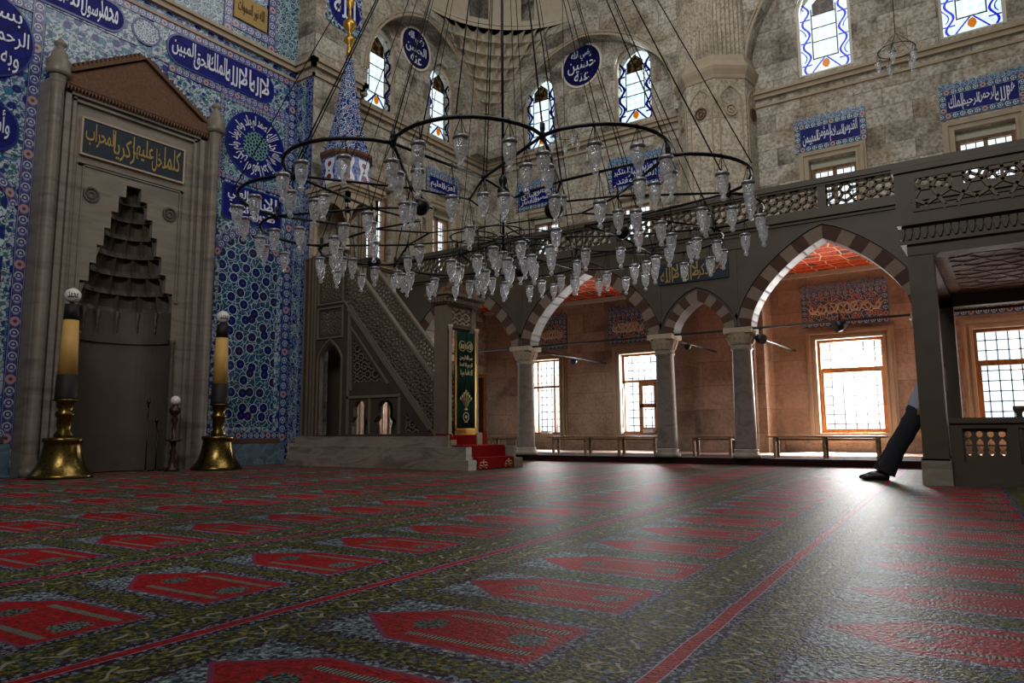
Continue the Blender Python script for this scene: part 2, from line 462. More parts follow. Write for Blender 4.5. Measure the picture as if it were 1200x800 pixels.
# ------------------------------------------------------------------ geometry helpers
def PY(y0):            # wall facing -Y: (a, b, d) -> world, d towards the room
    f = lambda a, b, d=0.0: Vector((a, y0 - d, b)); f.flip = 1; return f
def PX(x0):            # wall facing -X
    f = lambda a, b, d=0.0: Vector((x0 - d, a, b)); f.flip = -1; return f
def PZ(z0):            # ceiling facing down
    f = lambda a, b, d=0.0: Vector((a, b, z0 - d)); f.flip = 1; return f

class MB:
    "collects shapes for one mesh"
    def __init__(s): s.bm = bmesh.new(); s.uvl = s.bm.loops.layers.uv.new('UVMap')
    def face(s, pts, uvs=None, mi=0, smooth=False):
        vs = [s.bm.verts.new(p) for p in pts]
        try: f = s.bm.faces.new(vs)
        except ValueError: return
        f.material_index = mi; f.smooth = smooth
        if uvs:
            for l, uv in zip(f.loops, uvs): l[s.uvl].uv = uv
    def box(s, a, b, mi=0):
        (x0, y0, z0), (x1, y1, z1) = a, b
        x0, x1 = min(x0, x1), max(x0, x1); y0, y1 = min(y0, y1), max(y0, y1); z0, z1 = min(z0, z1), max(z0, z1)
        c = [Vector(p) for p in ((x0,y0,z0),(x1,y0,z0),(x1,y1,z0),(x0,y1,z0),(x0,y0,z1),(x1,y0,z1),(x1,y1,z1),(x0,y1,z1))]
        for q in ((0,3,2,1),(4,5,6,7),(0,1,5,4),(1,2,6,5),(2,3,7,6),(3,0,4,7)):
            s.face([c[i] for i in q], [(c[i].x + c[i].y, c[i].z) for i in q], mi)
        return s
    def obox(s, c, ax, ay, az, mi=0):
        "box from centre and three half-axes"
        c, ax, ay, az = map(Vector, (c, ax, ay, az))
        v = [c + ax*i + ay*j + az*k for k in (-1, 1) for j in (-1, 1) for i in (-1, 1)]
        for q in ((0,2,3,1),(4,5,7,6),(0,1,5,4),(1,3,7,5),(3,2,6,7),(2,0,4,6)):
            s.face([v[i] for i in q], [(v[i].x + v[i].y, v[i].z) for i in q], mi)
        return s
    def slab(s, f, outer, holes=(), d0=0.0, d1=0.1, mi=0, back=True, uvo=(0, 0), miside=None):
        polys = [list(outer)] + [list(h) for h in holes]
        tris = tessellate_polygon([[Vector((a, b, 0)) for a, b in p] for p in polys])
        flat = [p for q in polys for p in q]
        uv = [(a - uvo[0], b - uvo[1]) for a, b in flat]
        for t in tris:
            (x0, y0), (x1, y1), (x2, y2) = (flat[i] for i in t)
            if abs((x1-x0)*(y2-y0) - (x2-x0)*(y1-y0)) < 1e-9: continue
            s.face([f(*flat[i], d1) for i in t], [uv[i] for i in t], mi)
            if back: s.face([f(*flat[i], d0) for i in reversed(t)], [uv[i] for i in reversed(t)], mi)
        ms = mi if miside is None else miside
        for p in polys:
            for i in range(len(p)):
                a, b = p[i], p[(i+1) % len(p)]
                s.face([f(*a, d0), f(*b, d0), f(*b, d1), f(*a, d1)], [(a[0]-uvo[0], a[1]-uvo[1]), (b[0]-uvo[0], b[1]-uvo[1]), (b[0]-uvo[0], b[1]-uvo[1]+.05), (a[0]-uvo[0], a[1]-uvo[1]+.05)], ms)
        return s
    def tube(s, pts, r, n=6, mi=0, closed=False):
        pts = [Vector(p) for p in pts]
        rings = []
        N = len(pts)
        for i, p in enumerate(pts):
            if closed: d = pts[(i+1) % N] - pts[i-1]
            else: d = pts[min(i+1, N-1)] - pts[max(i-1, 0)]
            d.normalize()
            ref = Vector((0, 0, 1)) if abs(d.z) < 0.95 else Vector((1, 0, 0))
            a = d.cross(ref).normalized(); b = d.cross(a)
            rr = r[i] if isinstance(r, (list, tuple)) else r
            rings.append([s.bm.verts.new(p + (a*math.cos(2*PI*k/n) + b*math.sin(2*PI*k/n))*rr) for k in range(n)])
        M = N if closed else N - 1
        for i in range(M):
            for k in range(n):
                fa = s.bm.faces.new((rings[i][k], rings[i][(k+1) % n], rings[(i+1) % N][(k+1) % n], rings[(i+1) % N][k]))
                fa.smooth = True; fa.material_index = mi
        if not closed:
            for rg in (rings[0], rings[-1]):
                try: s.bm.faces.new(rg).material_index = mi
                except ValueError: pass
        return s
    def lathe(s, prof, c=(0, 0, 0), n=24, mi=0, smooth=True, ph=0.0, uvw=False):
        cx, cy, cz = c
        rings = [[s.bm.verts.new((cx + r*math.cos(2*PI*k/n + ph), cy + r*math.sin(2*PI*k/n + ph), cz + z)) for k in range(n)] for r, z in prof]
        L = 0.0
        for i in range(len(prof) - 1):
            L2 = L + math.hypot(prof[i+1][0]-prof[i][0], prof[i+1][1]-prof[i][1])
            for k in range(n):
                fa = s.bm.faces.new((rings[i][k], rings[i][(k+1) % n], rings[i+1][(k+1) % n], rings[i+1][k]))
                fa.smooth = smooth; fa.material_index = mi
                if uvw:
                    w = 2*PI*max(prof[i][0], prof[i+1][0])/n
                    for l, uv in zip(fa.loops, ((k*w, L), ((k+1)*w, L), ((k+1)*w, L2), (k*w, L2))): l[s.uvl].uv = uv
            L = L2
        for rg, q in ((rings[0], prof[0][0]), (rings[-1], prof[-1][0])):
            if q > 1e-4:
                try: s.bm.faces.new(rg).material_index = mi
                except ValueError: pass
        return s
    def ball(s, c, r, n=16, sz=1.0, mi=0):
        k = n//2
        prof = [(max(r*math.sin(PI*i/k), 0.0005), -r*math.cos(PI*i/k)*sz) for i in range(k+1)]
        return s.lathe(prof, c, n, mi)
    def build(s, name, mats, parent=None, label=None, cat=None, group=None, kind=None, bevel=0.0, recalc=True, center=True):
        bm = s.bm
        if recalc: bmesh.ops.recalc_face_normals(bm, faces=bm.faces)
        me = bpy.data.meshes.new(name)
        off = Vector((0, 0, 0))
        if parent is not None: off = WL[parent.name]
        elif center and len(bm.verts):
            xs = [v.co for v in bm.verts]
            off = Vector(((min(v.x for v in xs)+max(v.x for v in xs))/2, (min(v.y for v in xs)+max(v.y for v in xs))/2, min(v.z for v in xs)))
        if off.length: bmesh.ops.translate(bm, verts=bm.verts, vec=-off)
        bm.to_mesh(me); bm.free()
        for q in (mats if isinstance(mats, (list, tuple)) else [mats]): me.materials.append(MATS[q])
        o = bpy.data.objects.new(name, me)
        COL.objects.link(o)
        if parent is not None: o.parent = parent
        else: o.location = off
        WL[o.name] = off
        if bevel:
            b = o.modifiers.new('bevel', 'BEVEL'); b.width = bevel; b.segments = 1; b.limit_method = 'ANGLE'
        tag(o, label, cat, group, kind)
        return o
WL = {}
def tag(o, label=None, cat=None, group=None, kind=None):
    if label: o['label'] = label
    if cat: o['category'] = cat
    if group: o['group'] = group
    if kind: o['kind'] = kind
    return o
def thing(name, loc, label, cat, group=None, kind=None):
    o = bpy.data.objects.new(name, None); COL.objects.link(o); o.location = loc
    o.empty_display_size = 0.1
    WL[o.name] = Vector(loc)
    return tag(o, label, cat, group, kind)
def rect(a0, b0, a1, b1): return [(a0, b0), (a1, b0), (a1, b1), (a0, b1)]
def rrect(a0, b0, a1, b1, r, n=6):
    out = []
    for cx, cy, t in ((a1-r, b0+r, -PI/2), (a1-r, b1-r, 0), (a0+r, b1-r, PI/2), (a0+r, b0+r, PI)):
        out += [(cx + r*math.cos(t + PI/2*i/n), cy + r*math.sin(t + PI/2*i/n)) for i in range(n+1)]
    return out
def disc(ca, cb, r, n=32, rb=None): return [(ca + r*math.cos(2*PI*i/n), cb + (rb or r)*math.sin(2*PI*i/n)) for i in range(n)]
def archpts(a0, a1, b0, rise, n=24, point=0.3, e=2.0):
    "open arch from (a0, b0) over to (a1, b0)"
    h = (a1 - a0)/2; c = (a0 + a1)/2; out = []
    for i in range(n + 1):
        t = -math.cos(PI*i/n)
        tt = abs(t)
        out.append((c + h*t, b0 + rise*((1-point)*(1 - tt**e)**(1/e) + point*(1 - tt))))
    return out
def archpoly(a0, a1, zb, zs, rise, n=20, point=0.3): return [(a0, zb)] + archpts(a0, a1, zs, rise, n, point) + [(a1, zb)]
def offset_open(pts, w):
    out = []
    for i, p in enumerate(pts):
        q0, q1 = pts[max(i-1, 0)], pts[min(i+1, len(pts)-1)]
        dx, dy = q1[0]-q0[0], q1[1]-q0[1]; L = math.hypot(dx, dy) or 1
        out.append((p[0] - dy/L*w, p[1] + dx/L*w))
    return out

# Arabic lettering: joined presentation forms laid out right to left
AF = {}
for c in range(0xFB50, 0xFEFF):
    d = unicodedata.decomposition(chr(c)).split()
    if len(d) == 2 and d[0] in ('<isolated>', '<final>', '<initial>', '<medial>'): AF.setdefault(chr(int(d[1], 16)), {})[d[0][1:-1]] = chr(c)
    if len(d) == 3 and d[1] == '0644' and c > 0xFEF0: AF.setdefault('\u0644' + chr(int(d[2], 16)), {})[d[0][1:-1]] = chr(c)
def shape(s):
    t = []; i = 0
    while i < len(s):
        if s[i:i+2] in AF: t.append(s[i:i+2]); i += 2
        else: t.append(s[i]); i += 1
    out = []
    for k, c in enumerate(t):
        f = AF.get(c)
        if not f: out.append(c); continue
        prev = k > 0 and t[k-1] in AF and 'initial' in AF[t[k-1]] and 'final' in f
        nxt = k+1 < len(t) and t[k+1] in AF and 'initial' in f and 'final' in AF[t[k+1]]
        out.append(f['medial'] if prev and nxt else f['final'] if prev else f['initial'] if nxt else f.get('isolated', c))
    return ''.join(reversed(out))
def textpolys(s, bold=0.012):
    bold = bold*0.25
    cu = bpy.data.curves.new('t', 'FONT'); cu.body = shape(s); cu.offset = bold; cu.resolution_u = 3
    o = bpy.data.objects.new('t', cu)
    me = bpy.data.meshes.new_from_object(o)
    vs = [(v.co.x, v.co.y) for v in me.vertices]; fs = [tuple(p.vertices) for p in me.polygons]
    bpy.data.objects.remove(o); bpy.data.meshes.remove(me); bpy.data.curves.remove(cu)
    return vs, fs
def letters(mb, f, s, a0, a1, b0, b1, d, bold=0.012, slant=0.0, thick=0.012, warp=None):
    "fit a line of lettering in the box a0..a1, b0..b1 of plane f (a0 is the viewer's left)"
    vs, fs = textpolys(s, bold)
    x0, x1 = min(v[0] for v in vs), max(v[0] for v in vs); y0, y1 = min(v[1] for v in vs), max(v[1] for v in vs)
    def mp(v):
        u = (v[0]-x0)/(x1-x0); w = (v[1]-y0)/(y1-y0)
        if warp: return warp(u, w)
        return a0 + (a1-a0)*(u + slant*w), b0 + (b1-b0)*w
    P = [mp(v) for v in vs]
    top = [mb.bm.verts.new(f(a, b, d + thick)) for a, b in P]
    for q in fs:
        try: mb.bm.faces.new([top[i] for i in q])
        except ValueError: pass
    edges = {}
    for q in fs:
        for i in range(len(q)):
            e = (q[i], q[(i+1) % len(q)]); k = tuple(sorted(e))
            edges[k] = None if k in edges else e
    for e in edges.values():
        if e is None: continue
        try: mb.bm.faces.new((top[e[0]], top[e[1]], mb.bm.verts.new(f(*P[e[1]], d)), mb.bm.verts.new(f(*P[e[0]], d))))
        except ValueError: pass
    return mb

def words_row(mb, f, s, a0, a1, b0, b1, d, bold=0.03, over=0.09):
    "words overlapping one another right to left, alternately raised and lowered like stacked script"
    W = s.split(' ')
    sg = 1 if a1 > a0 else -1
    wt = [len(x) + 1.2 for x in W]
    tot = sum(wt) - over*sum(wt[1:])
    unit = abs(a1 - a0)/tot
    cur = a1
    H = b1 - b0
    for i, (x, w_) in enumerate(zip(W, wt)):
        L = w_*unit
        lo, hi = (0.22, 1.0) if i % 2 == 0 else (0.0, 0.84)
        letters(mb, f, x, cur - sg*L, cur, b0 + H*lo, b0 + H*hi, d + 0.001*(i % 2), bold, thick=0.008)
        cur -= sg*L*(1 - over)
    return mb

# pierced stone lattice: bars along the Voronoi edges of a star pattern
def star_seeds(a0, a1, b0, b1, p, n=8, r=0.36, tilt=0.0):
    S = []
    na = int((a1-a0)/p) + 3; nb = int((b1-b0)/(p*0.866)) + 3
    for j in range(-1, nb):
        for i in range(-1, na):
            cx = a0 + (i + 0.5*(j % 2))*p; cy = b0 + j*p*0.866
            S.append((cx, cy))
            for k in range(n):
                t = 2*PI*(k + 0.5)/n + tilt
                S.append((cx + r*p*math.cos(t), cy + r*p*math.sin(t)))
    out = []
    for q in S:
        if all((q[0]-w[0])**2 + (q[1]-w[1])**2 > (0.16*p)**2 for w in out[-90:]): out.append(q)
    return out
def circum(a, b, c):
    d = 2*(a[0]*(b[1]-c[1]) + b[0]*(c[1]-a[1]) + c[0]*(a[1]-b[1]))
    if abs(d) < 1e-9: return None
    s = [q[0]**2 + q[1]**2 for q in (a, b, c)]
    return ((s[0]*(b[1]-c[1]) + s[1]*(c[1]-a[1]) + s[2]*(a[1]-b[1]))/d, (s[0]*(c[0]-b[0]) + s[1]*(a[0]-c[0]) + s[2]*(b[0]-a[0]))/d)
def clipseg(p, q, poly):
    t0, t1 = 0.0, 1.0; n = len(poly)
    ar = sum(poly[i][0]*poly[(i+1) % n][1] - poly[(i+1) % n][0]*poly[i][1] for i in range(n))
    sg = 1 if ar > 0 else -1
    for i in range(n):
        a, b = poly[i], poly[(i+1) % n]
        nx, ny = -(b[1]-a[1])*sg, (b[0]-a[0])*sg
        da = (p[0]-a[0])*nx + (p[1]-a[1])*ny; db = (q[0]-a[0])*nx + (q[1]-a[1])*ny
        if da < 0 and db < 0: return None
        if da < 0: t0 = max(t0, da/(da-db))
        elif db < 0: t1 = min(t1, da/(da-db))
    if t1 - t0 < 1e-4: return None
    g = lambda t: (p[0] + (q[0]-p[0])*t, p[1] + (q[1]-p[1])*t)
    return g(t0), g(t1)
def lattice(mb, f, poly, p, w, d0, d1, n=8, r=0.36, tilt=0.0):
    a0, a1 = min(q[0] for q in poly), max(q[0] for q in poly); b0, b1 = min(q[1] for q in poly), max(q[1] for q in poly)
    S = star_seeds(a0 - p, a1 + p, b0 - p, b1 + p, p, n, r, tilt)
    vs, es, fs, *_ = delaunay_2d_cdt([Vector(q) for q in S], [], [], 0, 1e-6)
    cc = {}; ed = {}
    for k, t in enumerate(fs):
        if len(t) != 3: continue
        cc[k] = circum(*[vs[i] for i in t])
        for i in range(3): ed.setdefault(tuple(sorted((t[i], t[(i+1) % 3]))), []).append(k)
    for e, ks in ed.items():
        if len(ks) != 2: continue
        A, B = cc[ks[0]], cc[ks[1]]
        if not A or not B: continue
        L = math.hypot(A[0]-B[0], A[1]-B[1])
        if L < 0.004 or L > p: continue
        c = clipseg(A, B, poly)
        if not c: continue
        A, B = c
        L = math.hypot(A[0]-B[0], A[1]-B[1])
        if L < 0.004: continue
        dx, dy = (B[0]-A[0])/L, (B[1]-A[1])/L
        nx, ny = -dy*w/2, dx*w/2
        ex, ey = dx*w*0.3, dy*w*0.3
        q = [(A[0]-nx-ex, A[1]-ny-ey), (B[0]-nx+ex, B[1]-ny+ey), (B[0]+nx+ex, B[1]+ny+ey), (A[0]+nx-ex, A[1]+ny-ey)]
        mb.face([f(*z, d1) for z in q], None); 
        for i in range(4):
            z, y = q[i], q[(i+1) % 4]
            mb.face([f(*z, d0), f(*y, d0), f(*y, d1), f(*z, d1)], None)
        mb.face([f(*z, d0) for z in reversed(q)], None)
    return mb
def frame(mb, f, a0, b0, a1, b1, w, d0, d1, mi=0):
    return mb.slab(f, rect(a0, b0, a1, b1), [rect(a0+w, b0+w, a1-w, b1-w)], d0, d1, mi)
def moulding(mb, f, path, prof):
    "sweep steps (offset outward, depth) along a polyline given in the plane"
    for w0, w1, d in prof:
        A, B = offset_open(path, w0), offset_open(path, w1)
        for i in range(len(path)-1):
            q = [A[i], A[i+1], B[i+1], B[i]]
            mb.face([f(*z, d) for z in q])
            for j in (0, 2):
                z, y = q[j], q[(j+1) % 4]
                mb.face([f(*z, 0), f(*y, 0), f(*y, d), f(*z, d)])
        for i in (0, len(path)-1):
            mb.face([f(*A[i], 0), f(*B[i], 0), f(*B[i], d), f(*A[i], d)])
    return mb
DEEP = 0.35
def scoops(mb, pos, zs, ss, ncell, stag=True, nu=6, nv=5, mi=0, deep=0.13):
    "rows of muqarnas cells: pos(s, t, z) -> point; s grows from ss[k] to ss[k+1] over row k"
    for k in range(len(zs)-1):
        nc = ncell[k] if isinstance(ncell, (list, tuple)) else ncell
        sh = 0.5 if (stag and k % 2) else 0.0
        cols = nc*nu
        grid = []
        for j in range(nv + 1):
            v = j/nv
            row = []
            for i in range(cols + 1):
                t = i/cols
                ph = (t*nc + sh) % 1.0
                sp = math.sin(PI*ph)**0.7
                g = v**0.9*(1 - sp)
                row.append(mb.bm.verts.new(pos(ss[k] + (ss[k+1]-ss[k])*g, t, zs[k] + (zs[k+1]-zs[k])*v, deep*sp*min(1.0, v*3.0)*(1.15 - 0.5*v))))
            grid.append(row)
        row = [mb.bm.verts.new(pos(ss[k+1], i/cols, zs[k+1], 0.0)) for i in range(cols + 1)]
        grid.append(row)
        for j in range(len(grid)-1):
            for i in range(cols):
                try: mb.bm.faces.new((grid[j][i], grid[j][i+1], grid[j+1][i+1], grid[j+1][i])).material_index = mi
                except ValueError: pass
    return mb

# ------------------------------------------------------------------ floor
Q, QB, XB, ZC = 12.6, 12.75, 17.2, 8.72          # tiled qibla wall, corner wall, window wall, cornice height
MB().box((-2.5, -4.5, -0.1), (13.32, 13.4, 0.0)).build('floor', 'prayer_carpet', kind='structure')
b = MB().box((13.3, -4.5, -0.1), (XB + 0.6, 13.4, 0.12))
b.build('floor', 'platform_rug', kind='structure')
MB().box((15.1, -4.4, 0.118), (16.9, 12.6, 0.128)).build('aisle_runner', 'silver_rug', label='pale grey runner rug along the window wall of the raised side platform', cat='rug')

# ------------------------------------------------------------------ window wall (right) and corner wall
UPW = [(11.38, 10.25), (8.33, 7.2), (3.5, 2.3), (0.6, -0.6)]      # arched stained windows of wall x = XB
UPR = [(11.12, 10.16), (8.28, 7.36), (3.38, 2.38), (0.48, -0.57)] # small casements under the inscription panels
fB = PX(XB)
holes = []
for a1, a0 in UPW: holes.append(archpoly(a0, a1, 8.93, 10.55, (a1-a0)*0.56, 16, 0.15))
for a1, a0 in UPR: holes.append(rect(a0, 5.1, a1, 6.84))
for a1, a0 in LOWWIN: holes.append(rect(a0, 0.55, a1, 2.63))
MB().slab(fB, rect(-4.5, 0.0, QB + 0.5, 4.3), [h for h in holes if h[0][1] < 4], -0.45, 0.0).build('wall_right', 'aisle_stone', kind='structure')
MB().slab(fB, rect(-4.5, 4.3, QB + 0.5, 15.2), [h for h in holes if h[0][1] > 4], -0.45, 0.0).build('wall_right', 'upper_stone', kind='structure')
QW = [(12.05, 13.2), (14.55, 15.65)]
QR = [(12.15, 13.1), (14.63, 15.62)]
fC = PY(QB)
holes = [archpoly(a0, a1, 8.93, 10.6, (a1-a0)*0.56, 16, 0.15) for a0, a1 in QW] + [rect(a0, 4.9, a1, 6.84) for a0, a1 in QR] + [rect(12.1, 0.5, 13.2, 2.6), rect(14.6, 0.55, 15.65, 2.6)]
MB().slab(fC, rect(11.0, 0.0, XB + 0.45, 15.2), holes, -0.45, 0.0).build('wall_back', 'upper_stone', kind='structure')

def stained_window(n, f, a0, a1, mat):
    w = bpy.data.objects.new('window_%d' % n, None); COL.objects.link(w); tag(w, kind='structure'); WL[w.name] = Vector((0, 0, 0))
    c = (a0 + a1)/2
    out = archpoly(a0 - 0.02, a1 + 0.02, 8.9, 10.55, (a1-a0)*0.56 + 0.02, 16, 0.15)
    inn = archpoly(a0 + 0.07, a1 - 0.07, 9.0, 10.55, (a1-a0)*0.56 - 0.05, 16, 0.15)
    MB().slab(f, out, [inn], -0.20, -0.08).build('window_frame', 'plaster_white' if mat != 'stained_glass' else 'moulding_stone', w)
    MB().slab(f, inn, [], -0.165, -0.155, uvo=(c, 9.0)).build('pane', mat, w)
k = 1
for a1, a0 in UPW: stained_window(k, fB, a0, a1, 'stained_glass' if k < 3 else 'stained_glass_pale'); k += 1
for a0, a1 in QW: stained_window(k, fC, a0, a1, 'stained_glass'); k += 1

def casement(n, f, a0, a1, b0, b1, style, flip=1):
    "stone surround, wooden frame, iron grille outside"
    w = bpy.data.objects.new('window_%d' % n, None); COL.objects.link(w); tag(w, kind='structure'); WL[w.name] = Vector((0, 0, 0))
    m = MB()
    for wd_, d in ((0.0, 0.075), (0.055, 0.05), (0.11, 0.085), (0.16, 0.04)):
        m.slab(f, rect(a0-wd_-0.055, b0-wd_-0.055, a1+wd_+0.055, b1+wd_+0.055), [rect(a0-wd_, b0-wd_, a1+wd_, b1+wd_)], 0.0, d)
    m.build('stone_surround', 'moulding_stone' , w)
    fr = MB(); gr = MB(); W = a1-a0; H = b1-b0
    def bar(u0, v0, u1, v1, d0=-0.2, d1=-0.12): fr.slab(f, rect(min(u0, u1), v0, max(u0, u1), v1), [], d0, d1)
    ng, mg = 6, max(3, int(H/0.19))
    for i in range(1, ng): gr.tube([f(a0 + W*i/ng, b0, -0.36), f(a0 + W*i/ng, b1, -0.36)], 0.011, 5)
    for j in range(1, mg): gr.tube([f(a0, b0 + H*j/mg, -0.36), f(a1, b0 + H*j/mg, -0.36)], 0.011, 5)
    for i in range(1, ng):
        for j in range(1, mg): gr.ball(f(a0 + W*i/ng, b0 + H*j/mg, -0.36), 0.024, 6)
    if style == 'wide':
        frame(fr, f, a0, b0, a1, b1, 0.06, -0.24, -0.1)
        bar(a0, b0 + H*0.66, a1, b0 + H*0.66 + 0.07)
        frame(fr, f, a0+0.06, b0+0.05, a1-0.06, b0+H*0.66, 0.035, -0.2, -0.13)
    elif style == 'tall':
        frame(fr, f, a0, b0, a1, b1, 0.05, -0.24, -0.12)
        bar(a0, b0 + H*0.62, a1, b0 + H*0.62 + 0.06)
        for t in (0.24, 0.78): bar(a0 + W*t, b0, a0 + W*t + 0.05, b1 - 0.02)
    elif style == 'open':
        frame(fr, f, a0, b0, a1, b1, 0.06, -0.24, -0.12)
        bar(a0, b0 + H*0.64, a1, b0 + H*0.64 + 0.06)
        lo, hi = (a0, a0 + W*0.55)
        frame(fr, f, lo+0.05, b0+0.05, hi, b0+H*0.64, 0.11, -0.14, -0.07)
        bar(lo+0.05, b0 + H*0.32, hi, b0 + H*0.32 + 0.10, -0.14, -0.07)
        # the other leaf stands open into the room
        p = f(a1 - 0.06, 0, 0); q = f(a1 - 0.16, 0, 0.42)
        L = MB()
        for z0, z1, t0, t1 in ((b0+0.05, b0+H*0.62, 0, 0.14), (b0+0.05, b0+H*0.62, 0.86, 1), (b0+0.05, b0+0.15, 0, 1), (b0+H*0.31, b0+H*0.35, 0, 1), (b0+H*0.58, b0+H*0.62, 0, 1)):
            A, Bq = p.lerp(q, t0), p.lerp(q, t1)
            L.obox(((A.x+Bq.x)/2, (A.y+Bq.y)/2, (z0+z1)/2), ((Bq.x-A.x)/2, (Bq.y-A.y)/2, 0), (0.004, 0.02, 0), (0, 0, (z1-z0)/2))
        L.build('open_leaf', 'plaster_white', w)
    elif style == 'small':
        frame(fr, f, a0, b0, a1, b1-0.15, 0.08, -0.32, -0.2)
        MB().slab(f, rect(a0, b1-0.15, a1, b1), [], -0.30, -0.2).build('plaster_reveal', 'plaster_bright', w)
        bar((a0 + a1)/2 - 0.04, b0, (a0 + a1)/2 + 0.04, b1 - 0.2, -0.30, -0.2)
    fr.build('casement_frame', 'casement_wood', w)
    gr.build('iron_grille', 'black_iron', w)
    MB().slab(f, rect(a0+0.03, b0+0.03, a1-0.03, b1-0.03), [], -0.19, -0.185).build('pane', 'window_glass', w)
for (a1, a0), st in zip(LOWWIN, ('tall', 'open', 'wide', 'wide')): casement(k, fB, a0, a1, 0.55, 2.63, st); k += 1
for a1, a0 in UPR: casement(k, fB, a0, a1, 5.1, 6.84, 'small'); k += 1
casement(k, fC, 12.1, 13.2, 0.5, 2.6, 'tall'); k += 1
casement(k, fC, 14.6, 15.65, 0.55, 2.6, 'tall'); k += 1
for a0, a1 in QR: casement(k, fC, a0, a1, 4.9, 6.84, 'small'); k += 1

# cornice running round under the arched windows
m = MB()
for d, z0, z1 in ((0.05, ZC-0.30, ZC-0.24), (0.09, ZC-0.10, ZC), (0.15, ZC, ZC+0.07)):
    m.box((XB - d, -4.5, z0), (XB, QB, z1)); m.box((11.2, QB - d, z0), (XB, QB, z1))
m.build('trim_1', 'moulding_stone', kind='structure')
# blind arches standing in front of the upper walls
def arch_outline(lo, hi, a0, a1, zs, rise, zt=15.0, n=28):
    return [(lo, ZC+0.07), (a0, ZC+0.07)] + archpts(a0, a1, zs, rise, n, 0.12) + [(a1, ZC+0.07), (hi, ZC+0.07), (hi, zt), (lo, zt)]
LX, LY = XB - 0.42, QB - 0.42
fl = PX(XB); m = MB()
m.slab(fl, arch_outline(5.6, QB, 6.45, 11.75, 9.2, 2.42), [], 0.0, 0.42)
m.slab(fl, arch_outline(-4.5, 5.6, -1.4, 4.6, 9.2, 3.3), [], 0.0, 0.42)
m.build('wall_right', 'upper_stone', kind='structure')
m = MB().slab(PY(QB), arch_outline(11.0, XB - 0.42, 11.75, 16.2, 9.5, 2.35), [], 0.0, 0.42)
m.build('wall_back', 'upper_stone', kind='structure')
m = MB()
for f_, a0, a1, zs, rise in ((PX(XB-0.42), 6.45, 11.75, 9.2, 2.42), (PX(XB-0.42), -1.4, 4.6, 9.2, 3.3), (PY(QB-0.42), 11.75, 16.2, 9.5, 2.35)):
    moulding(m, f_, archpts(a0, a1, zs, rise, 28, 0.12), ((0.0, 0.05, 0.03), (0.09, 0.13, 0.02)))
m.build('trim_2', 'moulding_stone', kind='structure')

# muqarnas squinch in the corner
def sqpos(s, t, z, rec=0.0):
    s = max(s, 0.02); a = PI/2*t; r = s + rec
    return Vector((min(LX - s + r*math.cos(a), XB - 0.02), min(LY - s + r*math.sin(a), QB - 0.02), z))
zs = [9.55 + 0.30*i for i in range(10)]
ss = [0.05, 0.22, 0.42, 0.66, 0.95, 1.28, 1.65, 2.06, 2.5, 2.95]
scoops(MB(), sqpos, zs, ss, [2, 3, 4, 5, 6, 8, 9, 11, 13], True, 6, 6, deep=0.17).build('muqarnas_squinch', 'muqarnas_stone', label='tiers of carved pale stone muqarnas cells filling the upper corner under the dome', cat='stone carving', recalc=False)
m = MB()
for s0, z0, z1 in ((3.0, 12.25, 12.35), (3.1, 12.35, 12.5), (2.95, 12.5, 15.0)):
    pts = [(sqpos(s0, i/24, 0).x, sqpos(s0, i/24, 0).y) for i in range(25)]
    for i in range(24):
        (xa, ya), (xb, yb) = pts[i], pts[i+1]
        if z0 == 12.5 and i in (6, 7, 13, 14, 15): z0_, z1_ = 13.9, 15.0
        else: z0_, z1_ = z0, z1
        m.face([(xa, ya, z0_), (xb, yb, z0_), (xb, yb, z1_), (xa, ya, z1_)])
    m.face([(x_, y_, z0) for x_, y_ in pts] + [(LX, LY, z0)])
m.build('trim_3', 'muqarnas_stone', kind='structure', recalc=False)

# half-octagonal pier with its fluted upper shaft
PXC, PYC = XB - 0.10, 5.44
def octo(r, ph=0.0, n=8): return [(PXC + r*math.cos(2*PI*(i)/n + PI/12 + ph), PYC + r*math.sin(2*PI*i/n + PI/12 + ph)) for i in range(n)]
def prism(mb, r0, z0, r1, z1, ph=0.0, n=8):
    A, B = octo(r0, ph, n), octo(r1, ph, n)
    for i in range(n):
        j = (i+1) % n
        mb.face([(*A[i], z0), (*A[j], z0), (*B[j], z1), (*B[i], z1)])
    mb.face([(*q, z0) for q in reversed(A)]); mb.face([(*q, z1) for q in B])
pier = thing('engaged_pier', (PXC, PYC, 4.4), 'pale stone octagonal pier with a fluted upper shaft between the arched windows', 'pier')
m = MB(); prism(m, 0.97, 4.4, 0.97, 9.0); m.build('pier_shaft', 'pier_stone', pier)
m = MB(); prism(m, 0.99, 9.0, 1.01, 9.08); prism(m, 1.01, 9.08, 1.07, 9.2); prism(m, 1.07, 9.2, 1.09, 9.28); prism(m, 1.09, 9.28, 0.99, 9.45); prism(m, 0.99, 9.45, 0.97, 9.6)
m.build('pier_cornice', 'moulding_stone', pier)
m = MB()
A = []
for i in range(8):
    p0, p1 = Vector(octo(0.95)[i]), Vector(octo(0.95)[(i+1) % 8])
    nrm = Vector(((p0.x+p1.x)/2 - PXC, (p0.y+p1.y)/2 - PYC)).normalized()
    for j in range(7):
        for tt, dp in ((0.12, 0.0), (0.5, 0.07), (0.88, 0.0)):
            q = p0.lerp(p1, (j + tt)/7) - nrm*dp
            A.append(q)
n_ = len(A)
for i in range(n_):
    j = (i+1) % n_
    m.face([(A[i].x, A[i].y, 9.6), (A[j].x, A[j].y, 9.6), (A[j].x, A[j].y, 15.0), (A[i].x, A[i].y, 15.0)])
m.build('fluted_shaft', 'pier_stone', pier)
